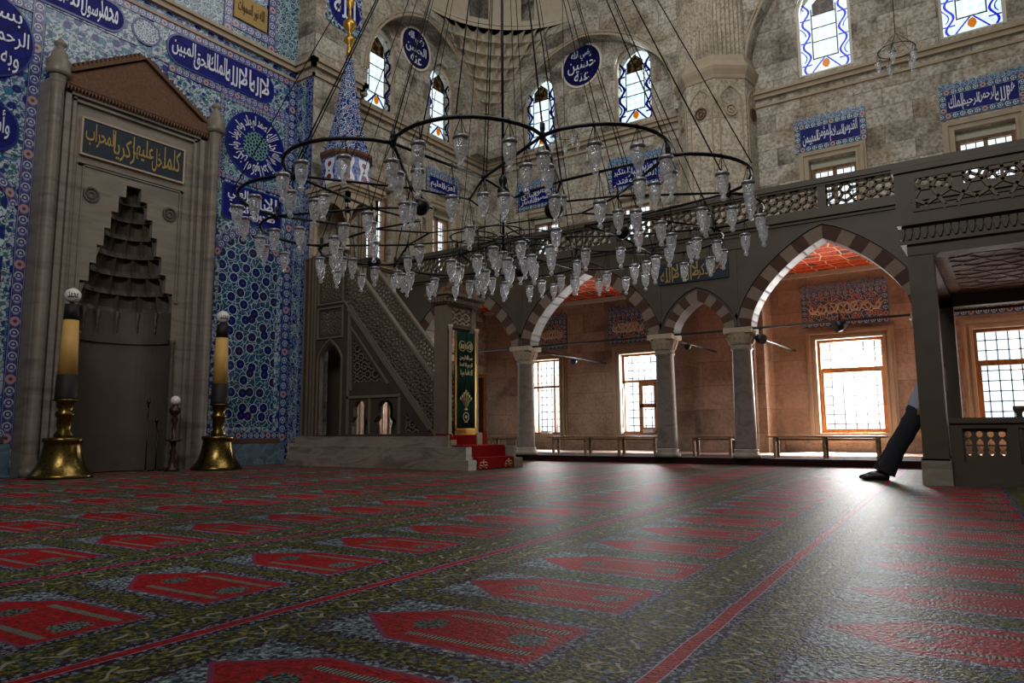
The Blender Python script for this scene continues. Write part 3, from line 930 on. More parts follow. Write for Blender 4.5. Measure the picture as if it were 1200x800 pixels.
# rosettes and pointed panels on the pier faces
for i in (3, 4, 2, 5):
    p0, p1 = Vector(octo(0.97)[i]), Vector(octo(0.97)[(i+1) % 8])
    t = (p1 - p0); L = t.length; t.normalize()
    nr = Vector(((p0.x+p1.x)/2 - PXC, (p0.y+p1.y)/2 - PYC)).normalized()
    mid = (p0 + p1)/2
    f_ = (lambda mid, t, nr: (lambda a, b, d=0.0: Vector((mid.x + t.x*a + nr.x*d, mid.y + t.y*a + nr.y*d, b))))(mid, t, nr)
    mm = MB(); moulding(mm, f_, [(-0.26, 5.0)] + archpts(-0.26, 0.26, 8.45, 0.35, 12, 0.5) + [(0.26, 5.0)], ((0, 0.03, 0.025),))
    mm.build('panel_moulding', 'moulding_stone', pier)
    mm = MB(); mm.slab(f_, disc(0, 8.2, 0.15, 20), [disc(0, 8.2, 0.11, 20)], 0, 0.04)
    for q in range(6): mm.slab(f_, disc(0.055*math.cos(q*PI/3), 8.2 + 0.055*math.sin(q*PI/3), 0.03, 8), [], 0, 0.03)
    mm.build('rosette', 'carved_brown_stone' if i % 2 else 'moulding_stone', pier)
MB().box((XB - 0.75, 4.42, 0.12), (XB, 6.1, 4.3)).build('wall_right', 'aisle_stone', kind='structure')
m = MB(); m.box((XB-0.9, 4.6, 0.12), (XB-0.7, 5.9, 4.3)); m.build('wall_right', 'aisle_stone', kind='structure')

# ------------------------------------------------------------------ gallery: columns, arches, parapet
GA = 13.45
COLS = [(12.25, 0), (8.88, 1), (5.55, 2), (4.02, 3), (0.93, 4)]
ARCH = [(9.14, 12.0, 1.4), (5.80, 8.64, 1.45), (4.27, 5.28, 0.60), (1.15, 3.77, 1.46)]
out = [(-4.5, 2.52), (-2.0, 2.52)] + archpts(-2.0, 0.68, 2.52, 1.46, 24, 0.42) + [(0.68, 2.52)]
for a0, a1, rise in reversed(ARCH):
    out += [(a0, 2.52)] + archpts(a0, a1, 2.52, rise, 24, 0.42) + [(a1, 2.52)]
out += [(QB, 2.52), (QB, 4.42), (-4.5, 4.42)]
o2 = []
for q in out:
    if not o2 or (abs(q[0]-o2[-1][0]) + abs(q[1]-o2[-1][1])) > 1e-5: o2.append(q)
MB().slab(PX(GA + 0.17), o2, [], 0.0, 0.34).build('wall_front', 'dark_marble', kind='structure')
n = 4
for a0, a1, rise in ARCH:
    m = MB()
    N = 40 if rise > 1 else 24
    A = archpts(a0, a1, 2.52, rise, N, 0.42); B = offset_open(A, 0.24 if rise > 1 else 0.2)
    step = N//(20 if rise > 1 else 12)
    f_ = PX(GA - 0.17)
    for i in range(N):
        mi = (i//step) % 2
        q = [A[i], A[i+1], B[i+1], B[i]]
        m.face([f_(*z, 0.02) for z in q], mi=mi)
        m.face([f_(*A[i], 0.02), f_(*A[i+1], 0.02), f_(*A[i+1], -0.36), f_(*A[i], -0.36)], mi=mi)
        m.face([f_(*B[i], 0.02), f_(*B[i+1], 0.02), f_(*B[i+1], 0.0), f_(*B[i], 0.0)], mi=mi)
    C = offset_open(A, 0.26); D = offset_open(A, 0.31)
    for i in range(N):
        q = [C[i], C[i+1], D[i+1], D[i]]
        m.face([f_(*z, 0.035) for z in q], mi=2)
        m.face([f_(*C[i], 0.035), f_(*C[i+1], 0.035), f_(*C[i+1], 0.0), f_(*C[i], 0.0)], mi=2)
    m.build('trim_%d' % n, ['voussoir_light', 'voussoir_dark', 'dark_marble'], kind='structure', recalc=False); n += 1
LBL = ('grey marble column standing half hidden behind the pulpit portal', 'grey marble column with carved capital nearest the pulpit', 'streaked grey marble column left of the narrow arch', 'grey marble column right of the narrow arch', 'grey marble column hidden behind the post of the marble tribune')
for y, i in COLS[1:]:
    c = thing('column', (GA, y, 0.12), LBL[i], 'column')
    MB().lathe([(0.25, 0), (0.25, 0.05), (0.23, 0.09), (0.21, 0.1), (0.225, 0.14), (0.2, 0.17)], (GA, y, 0.12), 28).build('base', 'grey_marble', c)
    MB().lathe([(0.195, 0.15), (0.2, 0.2), (0.175, 1.98), (0.2, 2.0), (0.2, 2.03), (0.18, 2.05)], (GA, y, 0.12), 28).build('shaft', 'streaky_shaft', c)
    m = MB()
    m.lathe([(0.18, 0), (0.2, 0.04)], (GA, y, 2.15), 24)
    prof = [(0.185, 0.0), (0.20, 0.07), (0.235, 0.10), (0.225, 0.14), (0.27, 0.2), (0.262, 0.24), (0.31, 0.3)]
    for a in range(16): 
        t = 2*PI*a/16
        m.obox((GA + 0.235*math.cos(t), y + 0.235*math.sin(t), 2.31), (0.02*math.cos(t), 0.02*math.sin(t), 0.0), (-0.028*math.sin(t), 0.028*math.cos(t), 0), (0.03*math.cos(t), 0.03*math.sin(t), 0.09))
    m.lathe(prof, (GA, y, 2.15), 16)
    m.box((GA-0.26, y-0.26, 2.42), (GA+0.26, y+0.26, 2.52))
    m.build('capital', 'moulding_stone', c, bevel=0.008)
# tie rods
m = MB(); m.tube([(GA-0.1, -3.5, 2.5), (GA-0.1, QB, 2.5)], 0.022, 8); m.build('tie_rod', 'steel_rod', label='long dark iron tie rod spanning the arches at capital height', cat='tie rod')
m = MB()
for y in (8.88, 5.55, 4.02): m.tube([(GA, y, 2.48), (XB, y - 0.1, 2.42)], 0.02, 6)
for y, tl in ((8.88, 'beside the pulpit'), (5.55, 'left of the narrow arch'), (4.02, 'right of the narrow arch')):
    t = MB().tube([(GA, y, 2.48), (XB, y - 0.1, 2.42)], 0.02, 6)
    t.build('cross_rod', 'steel_rod', label='thin iron rod running back to the wall from the column ' + tl.replace('left of the narrow arch', 'left of narrow arch').replace('right of the narrow arch', 'right of narrow arch'), cat='tie rod')
m.bm.free()
# spandrel shields of the parapet zone, cornice and gallery floor
m = MB(); m.box((GA-0.16, -4.4, 4.2), (XB, QB, 4.42)); m.build('ceiling', 'plaster_white', kind='structure')
m = MB(); m.box((GA+0.2, -4.4, 4.19), (XB-0.14, QB, 4.2)); m.build('ceiling', 'painted_ceiling', kind='structure')
m = MB()
for xx in (XB-0.14, GA+0.18): m.box((xx, -4.4, 4.1), (xx+0.14, QB, 4.2))
m.build('trim_%d' % n, 'plaster_white', kind='structure'); n += 1
m = MB()
for d, z0, z1 in ((0.20, 4.30, 4.36), (0.25, 4.36, 4.44), (0.20, 4.44, 4.50)): m.box((GA-d, -4.4, z0), (GA+0.05, QB-0.0, z1))
m.build('trim_%d' % n, 'dark_marble', kind='structure'); n += 1
par = thing('gallery_parapet', (GA, 4.0, 4.5), 'long dark marble gallery parapet of pierced geometric lattice above the arches', 'parapet')
m = MB(); m.box((GA-0.2, -4.3, 4.98), (GA+0.06, QB, 5.08)); m.box((GA-0.17, -4.3, 4.94), (GA+0.03, QB, 4.98)); m.build('top_rail', 'dark_marble', par)
m = MB(); m.box((GA-0.16, -4.3, 4.50), (GA+0.02, QB, 4.55))
for i in range(9):
    y = QB - 0.06 - i*2.05
    if y > -4.2: m.box((GA-0.165, y-0.07, 4.5), (GA+0.025, y+0.07, 4.95))
m.build('posts_and_foot', 'dark_marble', par)
for i in range(8):
    y1 = QB - 0.06 - i*2.05 - 0.07; y0 = max(y1 - 1.91, -4.2)
    if y1 < -4: break
    lattice(MB(), PX(GA-0.03), rect(y0, 4.55, y1, 4.94), 0.40, 0.040, 0.0, 0.08, 6, 0.40).build('lattice_panel', 'lattice_stone', par)

# ------------------------------------------------------------------ pier beside the tiled wall
PXL, PYF = 9.84, 12.0
m = MB().box((PXL, PYF, 0), (11.2, QB, 15.2)); m.build('wall_back', 'upper_stone', kind='structure')
m = MB()
for d, z0, z1 in ((0.05, ZC-0.30, ZC-0.24), (0.09, ZC-0.10, ZC), (0.15, ZC, ZC+0.07)):
    m.box((PXL - d, PYF - d, z0), (11.2 + d, PYF, z1)); m.box((PXL - d, PYF - d, z0), (PXL, Q, z1)); m.box((11.2, PYF - d, z0), (11.2+d, QB, z1))
m.build('trim_%d' % n, 'moulding_stone', kind='structure'); n += 1

# ------------------------------------------------------------------ tiled qibla wall
fQ = PY(Q)
MH = archpoly(8.26, 8.94, 9.85, 10.9, 0.35, 12)
MB().slab(fQ, rect(-2.5, 0, PXL + 0.05, 15.2), [archpoly(5.4, 7.2, -0.01, 4.6, 0.5, 12), MH], -0.3, 0.0).build('wall_left', 'tile_ground', kind='structure')
m = MB()
for d, z0, z1 in ((0.05, ZC-0.30, ZC-0.24), (0.09, ZC-0.10, ZC), (0.15, ZC, ZC+0.07)): m.box((-2.4, Q - d, z0), (PXL, Q, z1))
m.build('trim_%d' % n, 'moulding_stone', kind='structure'); n += 1
# dado of plain blue tiles with a small border
m = MB().slab(fQ, rect(7.8, 0.0, PXL, 0.46), [], 0, 0.02); m.slab(fQ, rect(3.0, 0.0, 4.76, 0.5), [], 0, 0.02)
m.build('trim_%d' % n, 'tile_plain_blue', kind='structure'); n += 1

def strip(mb, f, a0, b0, a1, b1, d=0.02, w=None):
    "a band whose uv runs along its length"
    hor = (a1-a0) > (b1-b0)
    L = (a1-a0) if hor else (b1-b0)
    q = rect(a0, b0, a1, b1)
    W = (b1-b0) if hor else (a1-a0)
    k = (w or W)/W
    uv = [((p[0]-a0)*k, (p[1]-b0)*k) if hor else ((p[1]-b0)*k, (p[0]-a0)*k) for p in q]
    mb.face([f(*p, d) for p in q], uv)
    for i in range(4):
        p, r = q[i], q[(i+1) % 4]
        mb.face([f(*p, 0), f(*r, 0), f(*r, d), f(*p, d)], [uv[i], uv[(i+1) % 4], uv[(i+1) % 4], uv[i]])
def bordered(t, f, a0, b0, a1, b1, w, mat, d=0.025, mw=0.2):
    m = MB()
    strip(m, f, a0, b0, a1, b0+w, d, mw); strip(m, f, a0, b1-w, a1, b1, d, mw)
    strip(m, f, a0, b0+w, a0+w, b1-w, d, mw); strip(m, f, a1-w, b0+w, a1, b1-w, d, mw)
    m.build('tile_border', mat, t)

# long borders dividing the wall
t = thing('border_tiles', (4.83, Q, 0.5), 'tall patterned tile border band climbing the wall left of the prayer niche', 'tile band')
m = MB(); strip(m, fQ, 4.60, 0.5, 4.78, 8.4, 0.02, 0.2); m.build('tile_border', 'tile_border_lilac', t)
t = thing('border_tiles', (7.92, Q, 0.5), 'tall patterned tile border band right of the prayer niche', 'tile band')
m = MB(); strip(m, fQ, 7.80, 0.5, 7.98, 6.9, 0.02, 0.2); m.build('tile_border', 'tile_border_lilac', t)
t = thing('border_tiles', (7.0, Q, 8.3), 'patterned tile border band running just under the stone cornice', 'tile band')
m = MB(); strip(m, fQ, 3.2, 8.28, PXL, 8.42, 0.025, 0.2); m.build('tile_border', 'tile_border_lilac', t)
for a_, b_, lb in ((6.9, PXL-0.1, 'patterned tile border band below the long blue cartouche'), (3.2, 4.6, 'patterned tile border band below the cartouche at the upper left')):
    t = thing('border_tiles', ((a_+b_)/2, Q, 7.46), lb, 'tile band')
    m = MB(); strip(m, fQ, a_, 7.46, b_, 7.60, 0.022, 0.2); m.build('tile_border', 'tile_border_lilac', t)
t = thing('border_tiles', (9.7, Q, 0.5), 'tall tile border band at the right edge of the tiled wall', 'tile band')
m = MB(); strip(m, fQ, 9.66, 0.46, PXL, 8.28, 0.024, 0.2); m.build('tile_border', 'tile_border', t)
t = thing('leaf_tiles', (8.9, Q, 7.4), 'field of green leaf tiles beside the roof of the prayer niche', 'tile panel')
MB().slab(fQ, rect(6.9, 6.1, 8.06, 7.44), [], 0, 0.012, uvo=(0, 0)).build('tile_field', 'tile_small_leaf', t)
MB().slab(fQ, [(4.8, 6.45), (4.8, 7.4), (6.3, 7.44), (6.3, 7.35), (5.3, 6.7)], [], 0, 0.012).build('tile_field', 'tile_small_leaf', t)

def cartouche(a0, b0, a1, b1, text, label, r=0.28, fld='tile_small_leaf', margin=0.12, two=None, bold=0.016):
    t = thing('calligraphy_cartouche', ((a0+a1)/2, Q, b0), label, 'inscription')
    MB().slab(fQ, rect(a0-margin*2.4, b0-margin*0.55, a1+margin*2.4, b1+margin*0.55), [], 0, 0.015).build('tile_field', fld, t)
    MB().slab(fQ, rrect(a0, b0, a1, b1, r), [], 0, 0.028).build('blue_ground', 'tile_cobalt', t)
    MB().slab(fQ, rrect(a0-0.035, b0-0.035, a1+0.035, b1+0.035, r+0.03), [rrect(a0, b0, a1, b1, r)], 0, 0.036).build('edging', 'tile_border_small', t)
    m = MB()
    H = b1 - b0
    if two:
        words_row(m, fQ, text, a0+0.1, a1-0.1, b0+H*0.38, b1-H*0.05, 0.028)
        words_row(m, fQ, two, a0+0.14, a1-0.14, b0+H*0.05, b0+H*0.52, 0.028)
    else:
        words_row(m, fQ, text, a0+0.10, a1-0.10, b0+H*0.07, b1-H*0.05, 0.028)
    m.build('lettering', 'white_glaze', t)
    return t
cartouche(6.86, 7.66, 9.22, 8.24, 'لا اله الا الله الملك الحق المبين', 'long cobalt cartouche of white lettering under the cornice right of the niche', 0.28)
cartouche(4.15, 7.74, 6.02, 8.24, 'محمد رسول الله الصادق الوعد', 'cobalt blue cartouche of white lettering at the upper left, above the niche roof', 0.25)
cartouche(8.16, 4.95, 9.52, 5.62, 'الا بالله العلي', 'squarish cobalt blue panel of white lettering under the great round medallion', 0.05, 'tile_teal_leaf', 0.10, two='لا حول ولا قوة')
cartouche(3.7, 5.04, 4.50, 5.72, 'وأشهد ان', 'cobalt blue medallion of white lettering at the left edge of the wall', 0.3, margin=0.05)

t = thing('tile_rosette', (6.45, Q, 7.75), 'oval tile rosette between the two long blue cartouches', 'tile panel')
MB().slab(fQ, disc(6.44, 8.0, 0.27, 28, 0.25), [disc(6.44, 8.0, 0.235, 28, 0.215)], 0, 0.03).build('tile_border', 'tile_border_small', t)
MB().slab(fQ, disc(6.44, 8.0, 0.235, 28, 0.215), [], 0, 0.022).build('tile_field', 'tile_teal_leaf', t)
lattice(MB(), fQ, disc(6.44, 8.0, 0.235, 28, 0.215), 0.16, 0.012, 0.02, 0.03, 6, 0.4).build('star_knot', 'white_glaze', t)

def radial(mb, f, ca, cb, r0, r1, words, d=0.03):
    N = len(words)
    for i, wd_ in enumerate(words):
        t0 = 2*PI*i/N
        letters(mb, f, wd_, 0, 1, 0, 1, d, 0.014, warp=lambda u, w, t0=t0: (ca + (r0 + (r1-r0)*(0.05+0.9*w))*math.cos(t0 - (u*0.92)*2*PI/N), cb + (r0 + (r1-r0)*(0.05+0.9*w))*math.sin(t0 - (u*0.92)*2*PI/N)))
t = thing('calligraphy_roundel', (8.84, Q, 5.86), 'great round cobalt medallion with radiating white lettering around a pale star knot', 'inscription')
MB().slab(fQ, rect(8.10, 5.80, 9.60, 7.42), [], 0, 0.012).build('tile_field', 'tile_teal_leaf', t)
MB().slab(fQ, disc(8.85, 6.60, 0.69, 48), [], 0, 0.026).build('blue_ground', 'tile_cobalt', t)
MB().slab(fQ, disc(8.85, 6.60, 0.72, 48), [disc(8.85, 6.60, 0.69, 48)], 0, 0.034).build('edging', 'tile_border_small', t)
m = MB(); radial(m, fQ, 8.85, 6.60, 0.31, 0.67, ['قل هو الله', 'احد الله', 'الصمد لم', 'يلد ولم', 'يولد ولم', 'يكن له', 'كفوا احد']); m.build('lettering', 'white_glaze', t)
m = MB(); lattice(m, fQ, disc(8.85, 6.60, 0.30, 24), 0.21, 0.018, 0.026, 0.04, 6, 0.4); m.build('star_knot', 'pale_green_glaze', t, label='pale green interlaced star knot')
bordered(thing('border_tiles', (8.85, Q, 5.75), 'square tile border framing the great round medallion', 'tile band'), fQ, 8.0, 5.72, 9.66, 7.46, 0.09, 'tile_border_lilac', 0.02, 0.2)

t = thing('calligraphy_roundel', (3.95, Q, 6.2), 'round cobalt medallion of white lettering cut off by the left edge', 'inscription')
MB().slab(fQ, disc(3.95, 6.85, 0.68, 48), [], 0, 0.026).build('blue_ground', 'tile_cobalt', t)
MB().slab(fQ, disc(3.95, 6.85, 0.71, 48), [disc(3.95, 6.85, 0.68, 48)], 0, 0.034).build('edging', 'tile_border_lilac', t)
m = MB()
for tx, b0, b1, e in (('بسم الله', 7.02, 7.42, 0.50), ('الرحمن الرحيم', 6.66, 7.05, 0.62), ('وبه نستعين', 6.32, 6.68, 0.50)): letters(m, fQ, tx, 3.95-e, 3.95+e, b0, b1, 0.028, 0.014)
m.build('lettering', 'white_glaze', t)

def arch_panel(a0, a1, b0, b1, label, fld, bd):
    t = thing('floral_tile_panel', ((a0+a1)/2, Q, b0), label, 'tile panel')
    rise = (a1-a0)*0.38
    inn = archpoly(a0+0.1, a1-0.1, b0+0.1, b1-rise-0.15, rise, 20, 0.25)
    MB().slab(fQ, rect(a0, b0, a1, b1), [inn], 0, 0.014).build('spandrels', 'tile_small_leaf', t)
    MB().slab(fQ, inn, [], 0, 0.010).build('tile_field', fld, t)
    m = MB()
    A = archpts(a0+0.1, a1-0.1, b1-rise-0.15, rise, 20, 0.25); B = offset_open(A, 0.15)
    L = 0
    for i in range(20):
        s = math.hypot(A[i+1][0]-A[i][0], A[i+1][1]-A[i][1])
        m.face([fQ(*A[i], 0.022), fQ(*A[i+1], 0.022), fQ(*B[i+1], 0.022), fQ(*B[i], 0.022)], [(L*1.3, 0), ((L+s)*1.3, 0), ((L+s)*1.3, 0.2), (L*1.3, 0.2)])
        m.face([fQ(*A[i], 0.022), fQ(*A[i+1], 0.022), fQ(*A[i+1], 0.0), fQ(*A[i], 0.0)])
        L += s
    m.build('arch_band', 'tile_border_lilac', t)
    m = MB(); strip(m, fQ, a0-0.1, b0-0.14, a1+0.1, b0, 0.025, 0.2); m.build('base_band', 'tile_border', t)
    m = MB(); strip(m, fQ, a0-0.1, b0-0.22, a1+0.1, b0-0.14, 0.03, 0.12); m.build('dado_edge', 'carved_brown_stone', t)
arch_panel(8.04, 9.60, 0.66, 4.85, 'tall arched panel of dark blue flower tiles between the niche and the pulpit', 'tile_tall_floral', 'tile_border')
arch_panel(3.1, 4.56, 0.74, 4.9, 'tall arched panel of pale flower tiles at the far left edge', 'tile_left_floral', 'tile_border_lilac')

# tile strip on the return beside the pier
t = thing('return_tile_strip', (PXL, 12.3, 0.4), 'narrow upright strip of green and cobalt tiles on the pier beside the pulpit', 'tile band')
fR = PX(PXL)
MB().slab(fR, rect(12.28, 0.5, 12.5, 8.35), [], 0, 0.012).build('green_strip', 'tile_teal_leaf', t)
MB().slab(fR, rect(PYF, 0.1, 12.22, 8.4), [], 0, 0.02).build('cobalt_strip', 'tile_dark_band', t)
MB().slab(fR, rect(12.22, 0.1, 12.28, 8.4), [], 0, 0.016).build('thin_edge', 'tile_teal_leaf', t)
for i in range(14): MB().slab(fR, disc(12.39, 0.85 + i*0.56, 0.075, 10, 0.15), [], 0, 0.02).build('leaf_medallion', 'tile_dark_band', t)
MB().slab(fR, rect(12.5, 0.1, Q, 8.4), [], 0, 0.02).build('cobalt_strip', 'tile_dark_band', t)

# upper register over the cornice
MB().slab(fQ, rect(4.5, ZC+0.07, PXL, 12.0), [rect(8.16, 9.15, 9.04, 12.0)], 0, 0.03).build('wall_left', 'tile_teal_leaf', kind='structure')
t = thing('border_tiles', (8.6, Q, 8.8), 'tile border framing the window above the cornice', 'tile band')
m = MB(); strip(m, fQ, 7.98, 8.8, 8.16, 12, 0.05, 0.2); strip(m, fQ, 9.04, 8.8, 9.22, 12, 0.05, 0.2); strip(m, fQ, 8.16, 8.97, 9.04, 9.15, 0.05, 0.2); m.build('tile_border', 'tile_border_lilac', t)
t = thing('gilt_inscription', (8.6, Q, 9.2), 'small gilt inscription panel under the window above the cornice', 'inscription')
MB().slab(fQ, rect(8.2, 9.2, 9.0, 9.75), [], 0, 0.05).build('panel', 'gold_paint', t)
m = MB(); letters(m, fQ, 'الله نور السموات', 8.28, 8.92, 9.32, 9.64, 0.05, 0.02); m.build('lettering', 'carved_brown_stone', t)
w = bpy.data.objects.new('window_%d' % k, None); COL.objects.link(w); tag(w, kind='structure'); WL[w.name] = Vector((0, 0, 0)); k += 1
MB().slab(fQ, MH, [], -0.2, -0.19, uvo=(8.6, 9.85)).build('pane', 'stained_glass', w)

# ------------------------------------------------------------------ prayer niche (mihrab)
fM = PY(12.35)
MX0, MX1, MC = 4.78, 7.80, 6.29
mih = thing('prayer_niche', (MC, 12.35, 0), 'tall grey marble prayer niche with a brown gabled top and a gold inscription', 'prayer niche')
rows = [(2.80, 0.74), (3.12, 0.66), (3.44, 0.55), (3.76, 0.45), (4.08, 0.37), (4.38, 0.28), (4.66, 0.17), (4.92, 0.14)]
hole = [(MC-0.80, -0.01), (MC-0.80, 2.95)]
stepL = [(2.95, 0.80), (3.28, 0.66), (3.60, 0.56), (3.92, 0.46), (4.24, 0.36), (4.55, 0.25), (4.85, 0.13)]
for (z0, w0), (z1, w1) in zip(stepL, stepL[1:]):
    hole += [(MC-w0, z1-0.12), (MC-w1, z1-0.12), (MC-w1, z1)]
hole += [(MC-0.13, 4.95)]
right = [(2*MC - a, b) for a, b in reversed(hole)]
HO = hole + right
hh = []
for q in HO:
    if not hh or abs(q[0]-hh[-1][0]) + abs(q[1]-hh[-1][1]) > 1e-4: hh.append(q)
# open-bottomed plate
plate = [(MX0+0.45, 0), (MC-0.80, 0)] + hh[1:-1] + [(MC+0.80, 0), (MX1-0.45, 0), (MX1-0.45, 6.3), (MX0+0.45, 6.3)]
MB().slab(fM, plate, [], -0.12, -0.03).build('niche_front', 'mihrab_marble', mih)
# nested mouldings of the frame
m = MB()
for j, (w0, w1, d) in enumerate(((0.0, 0.07, 0.10), (0.07, 0.14, 0.05), (0.14, 0.22, 0.12), (0.22, 0.27, 0.03), (0.27, 0.36, 0.07), (0.36, 0.41, 0.0), (0.41, 0.46, 0.03))):
    for a0, a1 in ((MX0+w0, MX0+w1), (MX1-w1, MX1-w0)):
        m.slab(fM, rect(a0, 0.0, a1, 6.33), [], -0.24, d)
    if w0 > 0.2: m.slab(fM, rect(MX0+w0, 6.33-(w1-0.2)*0.8, MX1-w0, 6.33-(w0-0.2)*0.8), [], -0.24, d)
m.build('moulded_frame', 'mihrab_marble', mih)
for xx in (MX0+0.11, MX1-0.11):
    m = MB()
    m.lathe([(0.13, 0), (0.13, 0.1), (0.10, 0.14), (0.12, 0.2), (0.085, 0.3), (0.085, 6.1), (0.1, 6.15), (0.12, 6.35), (0.15, 6.42)], (xx, 12.22, 0.0), 16)
    m.build('corner_shaft', 'mihrab_marble', mih)
for xx in (MX0+0.11, MX1-0.11):
    m = MB()
    m.lathe([(0.16, 0), (0.19, 0.06), (0.17, 0.12), (0.18, 0.24), (0.13, 0.30), (0.115, 0.38), (0.06, 0.46), (0.055, 0.5), (0.09, 0.53), (0.095, 0.56), (0.05, 0.60), (0.03, 0.63)], (xx, 12.22, 6.38), 16)
    m.build('corner_finial', 'mihrab_marble', mih)
# cresting cornice and gable
m = MB().slab(fM, rect(MX0+0.2, 6.33, MX1-0.2, 6.52), [], -0.2, 0.14)
for i in range(46):
    a = MX0 + 0.27 + i*(MX1-MX0-0.54)/45
    m.slab(fM, [(a-0.028, 6.33), (a+0.028, 6.33), (a, 6.24)], [], 0.0, 0.13)
m.build('cornice', 'carved_brown_stone', mih)
m = MB().slab(fM, [(MX0+0.3, 6.52), (MX1-0.3, 6.52), (MC, 7.28)], [], -0.22, 0.06); m.build('gable', 'carved_brown_stone', mih)
m = MB()
for sgn in (-1, 1):
    A = Vector((MC + sgn*1.25, 6.52)); B = Vector((MC, 7.30)); dv = (B-A).normalized(); nv = Vector((-dv.y, dv.x))*(1 if sgn < 0 else -1)
    if nv.y < 0: nv = -nv
    m.slab(fM, [tuple(A), tuple(B), tuple(B + nv*0.06), tuple(A + nv*0.06)][::1], [], -0.2, 0.12)
    for i in range(18):
        p = A.lerp(B, (i + 0.5)/18)
        m.slab(fM, [tuple(p - dv*0.04), tuple(p + dv*0.04), tuple(p + nv*0.13 + dv*0.015), tuple(p + nv*0.13 - dv*0.015)], [], -0.06, 0.08)
m.build('gable_cresting', 'carved_brown_stone', mih)
t_ = MB().slab(fM, rect(5.37, 5.28, 7.14, 5.88), [], -0.03, 0.015); t_.build('inscription_panel', 'slate_blue', mih, label='dark blue inscription panel with gold lettering')
ip = COL.objects[-1] if False else [o for o in bpy.data.objects if o.name.startswith('inscription_panel')][-1]
m = MB(); words_row(m, fM, 'كلما دخل عليها زكريا المحراب', 5.43, 7.08, 5.32, 5.84, 0.016); m.build('lettering', 'gold_paint', ip)
m = MB(); frame(m, fM, 5.34, 5.25, 7.17, 5.91, 0.03, -0.03, 0.03); m.build('panel_frame', 'moulding_stone', ip)
for xx in (5.58, 6.95):
    m = MB()
    m.slab(fM, disc(xx, 4.62, 0.13, 24), [disc(xx, 4.62, 0.10, 24)], -0.03, 0.0)
    for q in range(8): m.slab(fM, disc(xx + 0.055*math.cos(q*PI/4), 4.62 + 0.055*math.sin(q*PI/4), 0.024, 8), [], -0.03, -0.005)
    m.build('rosette', 'niche_marble', mih)
m = MB()
for a0, b0, a1, b1 in ((5.32, 3.0, 5.44, 5.1), (5.32, 5.08, 7.2, 5.14), (7.12, 3.0, 7.2, 5.1)): frame(m, fM, a0, b0, a1, b1, 0.02, -0.03, -0.005)
m.build('panel_mouldings', 'mihrab_marble', mih)
def mpos(s, t, z, rec=0.0):
    a = PI*t; s = s + rec
    return Vector((MC + s*math.cos(a), 12.38 + s*math.sin(a)*0.92, z))
m = MB()
scoops(m, mpos, [r[0] for r in rows] + [5.0], [r[1] + 0.06 for r in rows] + [0.02], [7, 7, 6, 6, 5, 4, 3, 2], True, 6, 6, deep=0.10)
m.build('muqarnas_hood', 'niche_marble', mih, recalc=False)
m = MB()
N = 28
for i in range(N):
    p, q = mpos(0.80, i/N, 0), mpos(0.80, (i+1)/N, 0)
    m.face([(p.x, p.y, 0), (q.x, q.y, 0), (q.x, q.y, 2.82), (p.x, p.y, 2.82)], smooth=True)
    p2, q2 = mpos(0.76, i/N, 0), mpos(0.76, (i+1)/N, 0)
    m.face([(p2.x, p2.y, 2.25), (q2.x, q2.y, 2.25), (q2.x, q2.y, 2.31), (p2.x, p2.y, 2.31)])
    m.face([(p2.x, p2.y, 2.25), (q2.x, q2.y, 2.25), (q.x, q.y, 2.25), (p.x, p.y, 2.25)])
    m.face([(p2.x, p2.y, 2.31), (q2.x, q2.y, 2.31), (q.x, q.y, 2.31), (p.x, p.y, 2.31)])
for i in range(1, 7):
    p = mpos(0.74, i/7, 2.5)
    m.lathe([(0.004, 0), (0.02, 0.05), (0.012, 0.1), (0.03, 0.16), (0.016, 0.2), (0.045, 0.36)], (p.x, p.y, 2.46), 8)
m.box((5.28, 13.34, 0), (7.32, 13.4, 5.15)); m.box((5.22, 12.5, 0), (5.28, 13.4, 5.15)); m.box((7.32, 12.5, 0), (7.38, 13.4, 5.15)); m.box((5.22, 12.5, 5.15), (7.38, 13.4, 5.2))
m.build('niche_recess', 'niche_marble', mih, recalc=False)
for xx in (MC-0.80, MC+0.80):
    m = MB()
    m.lathe([(0.06, 0), (0.06, 0.08), (0.035, 0.14), (0.055, 0.22), (0.03, 0.28), (0.04, 0.5), (0.04, 2.0), (0.03, 2.05), (0.055, 2.1), (0.03, 2.16), (0.06, 2.26), (0.06, 2.3)], (xx, 12.3, 0), 12)
    m.build('turned_colonnette', 'dark_marble', mih)

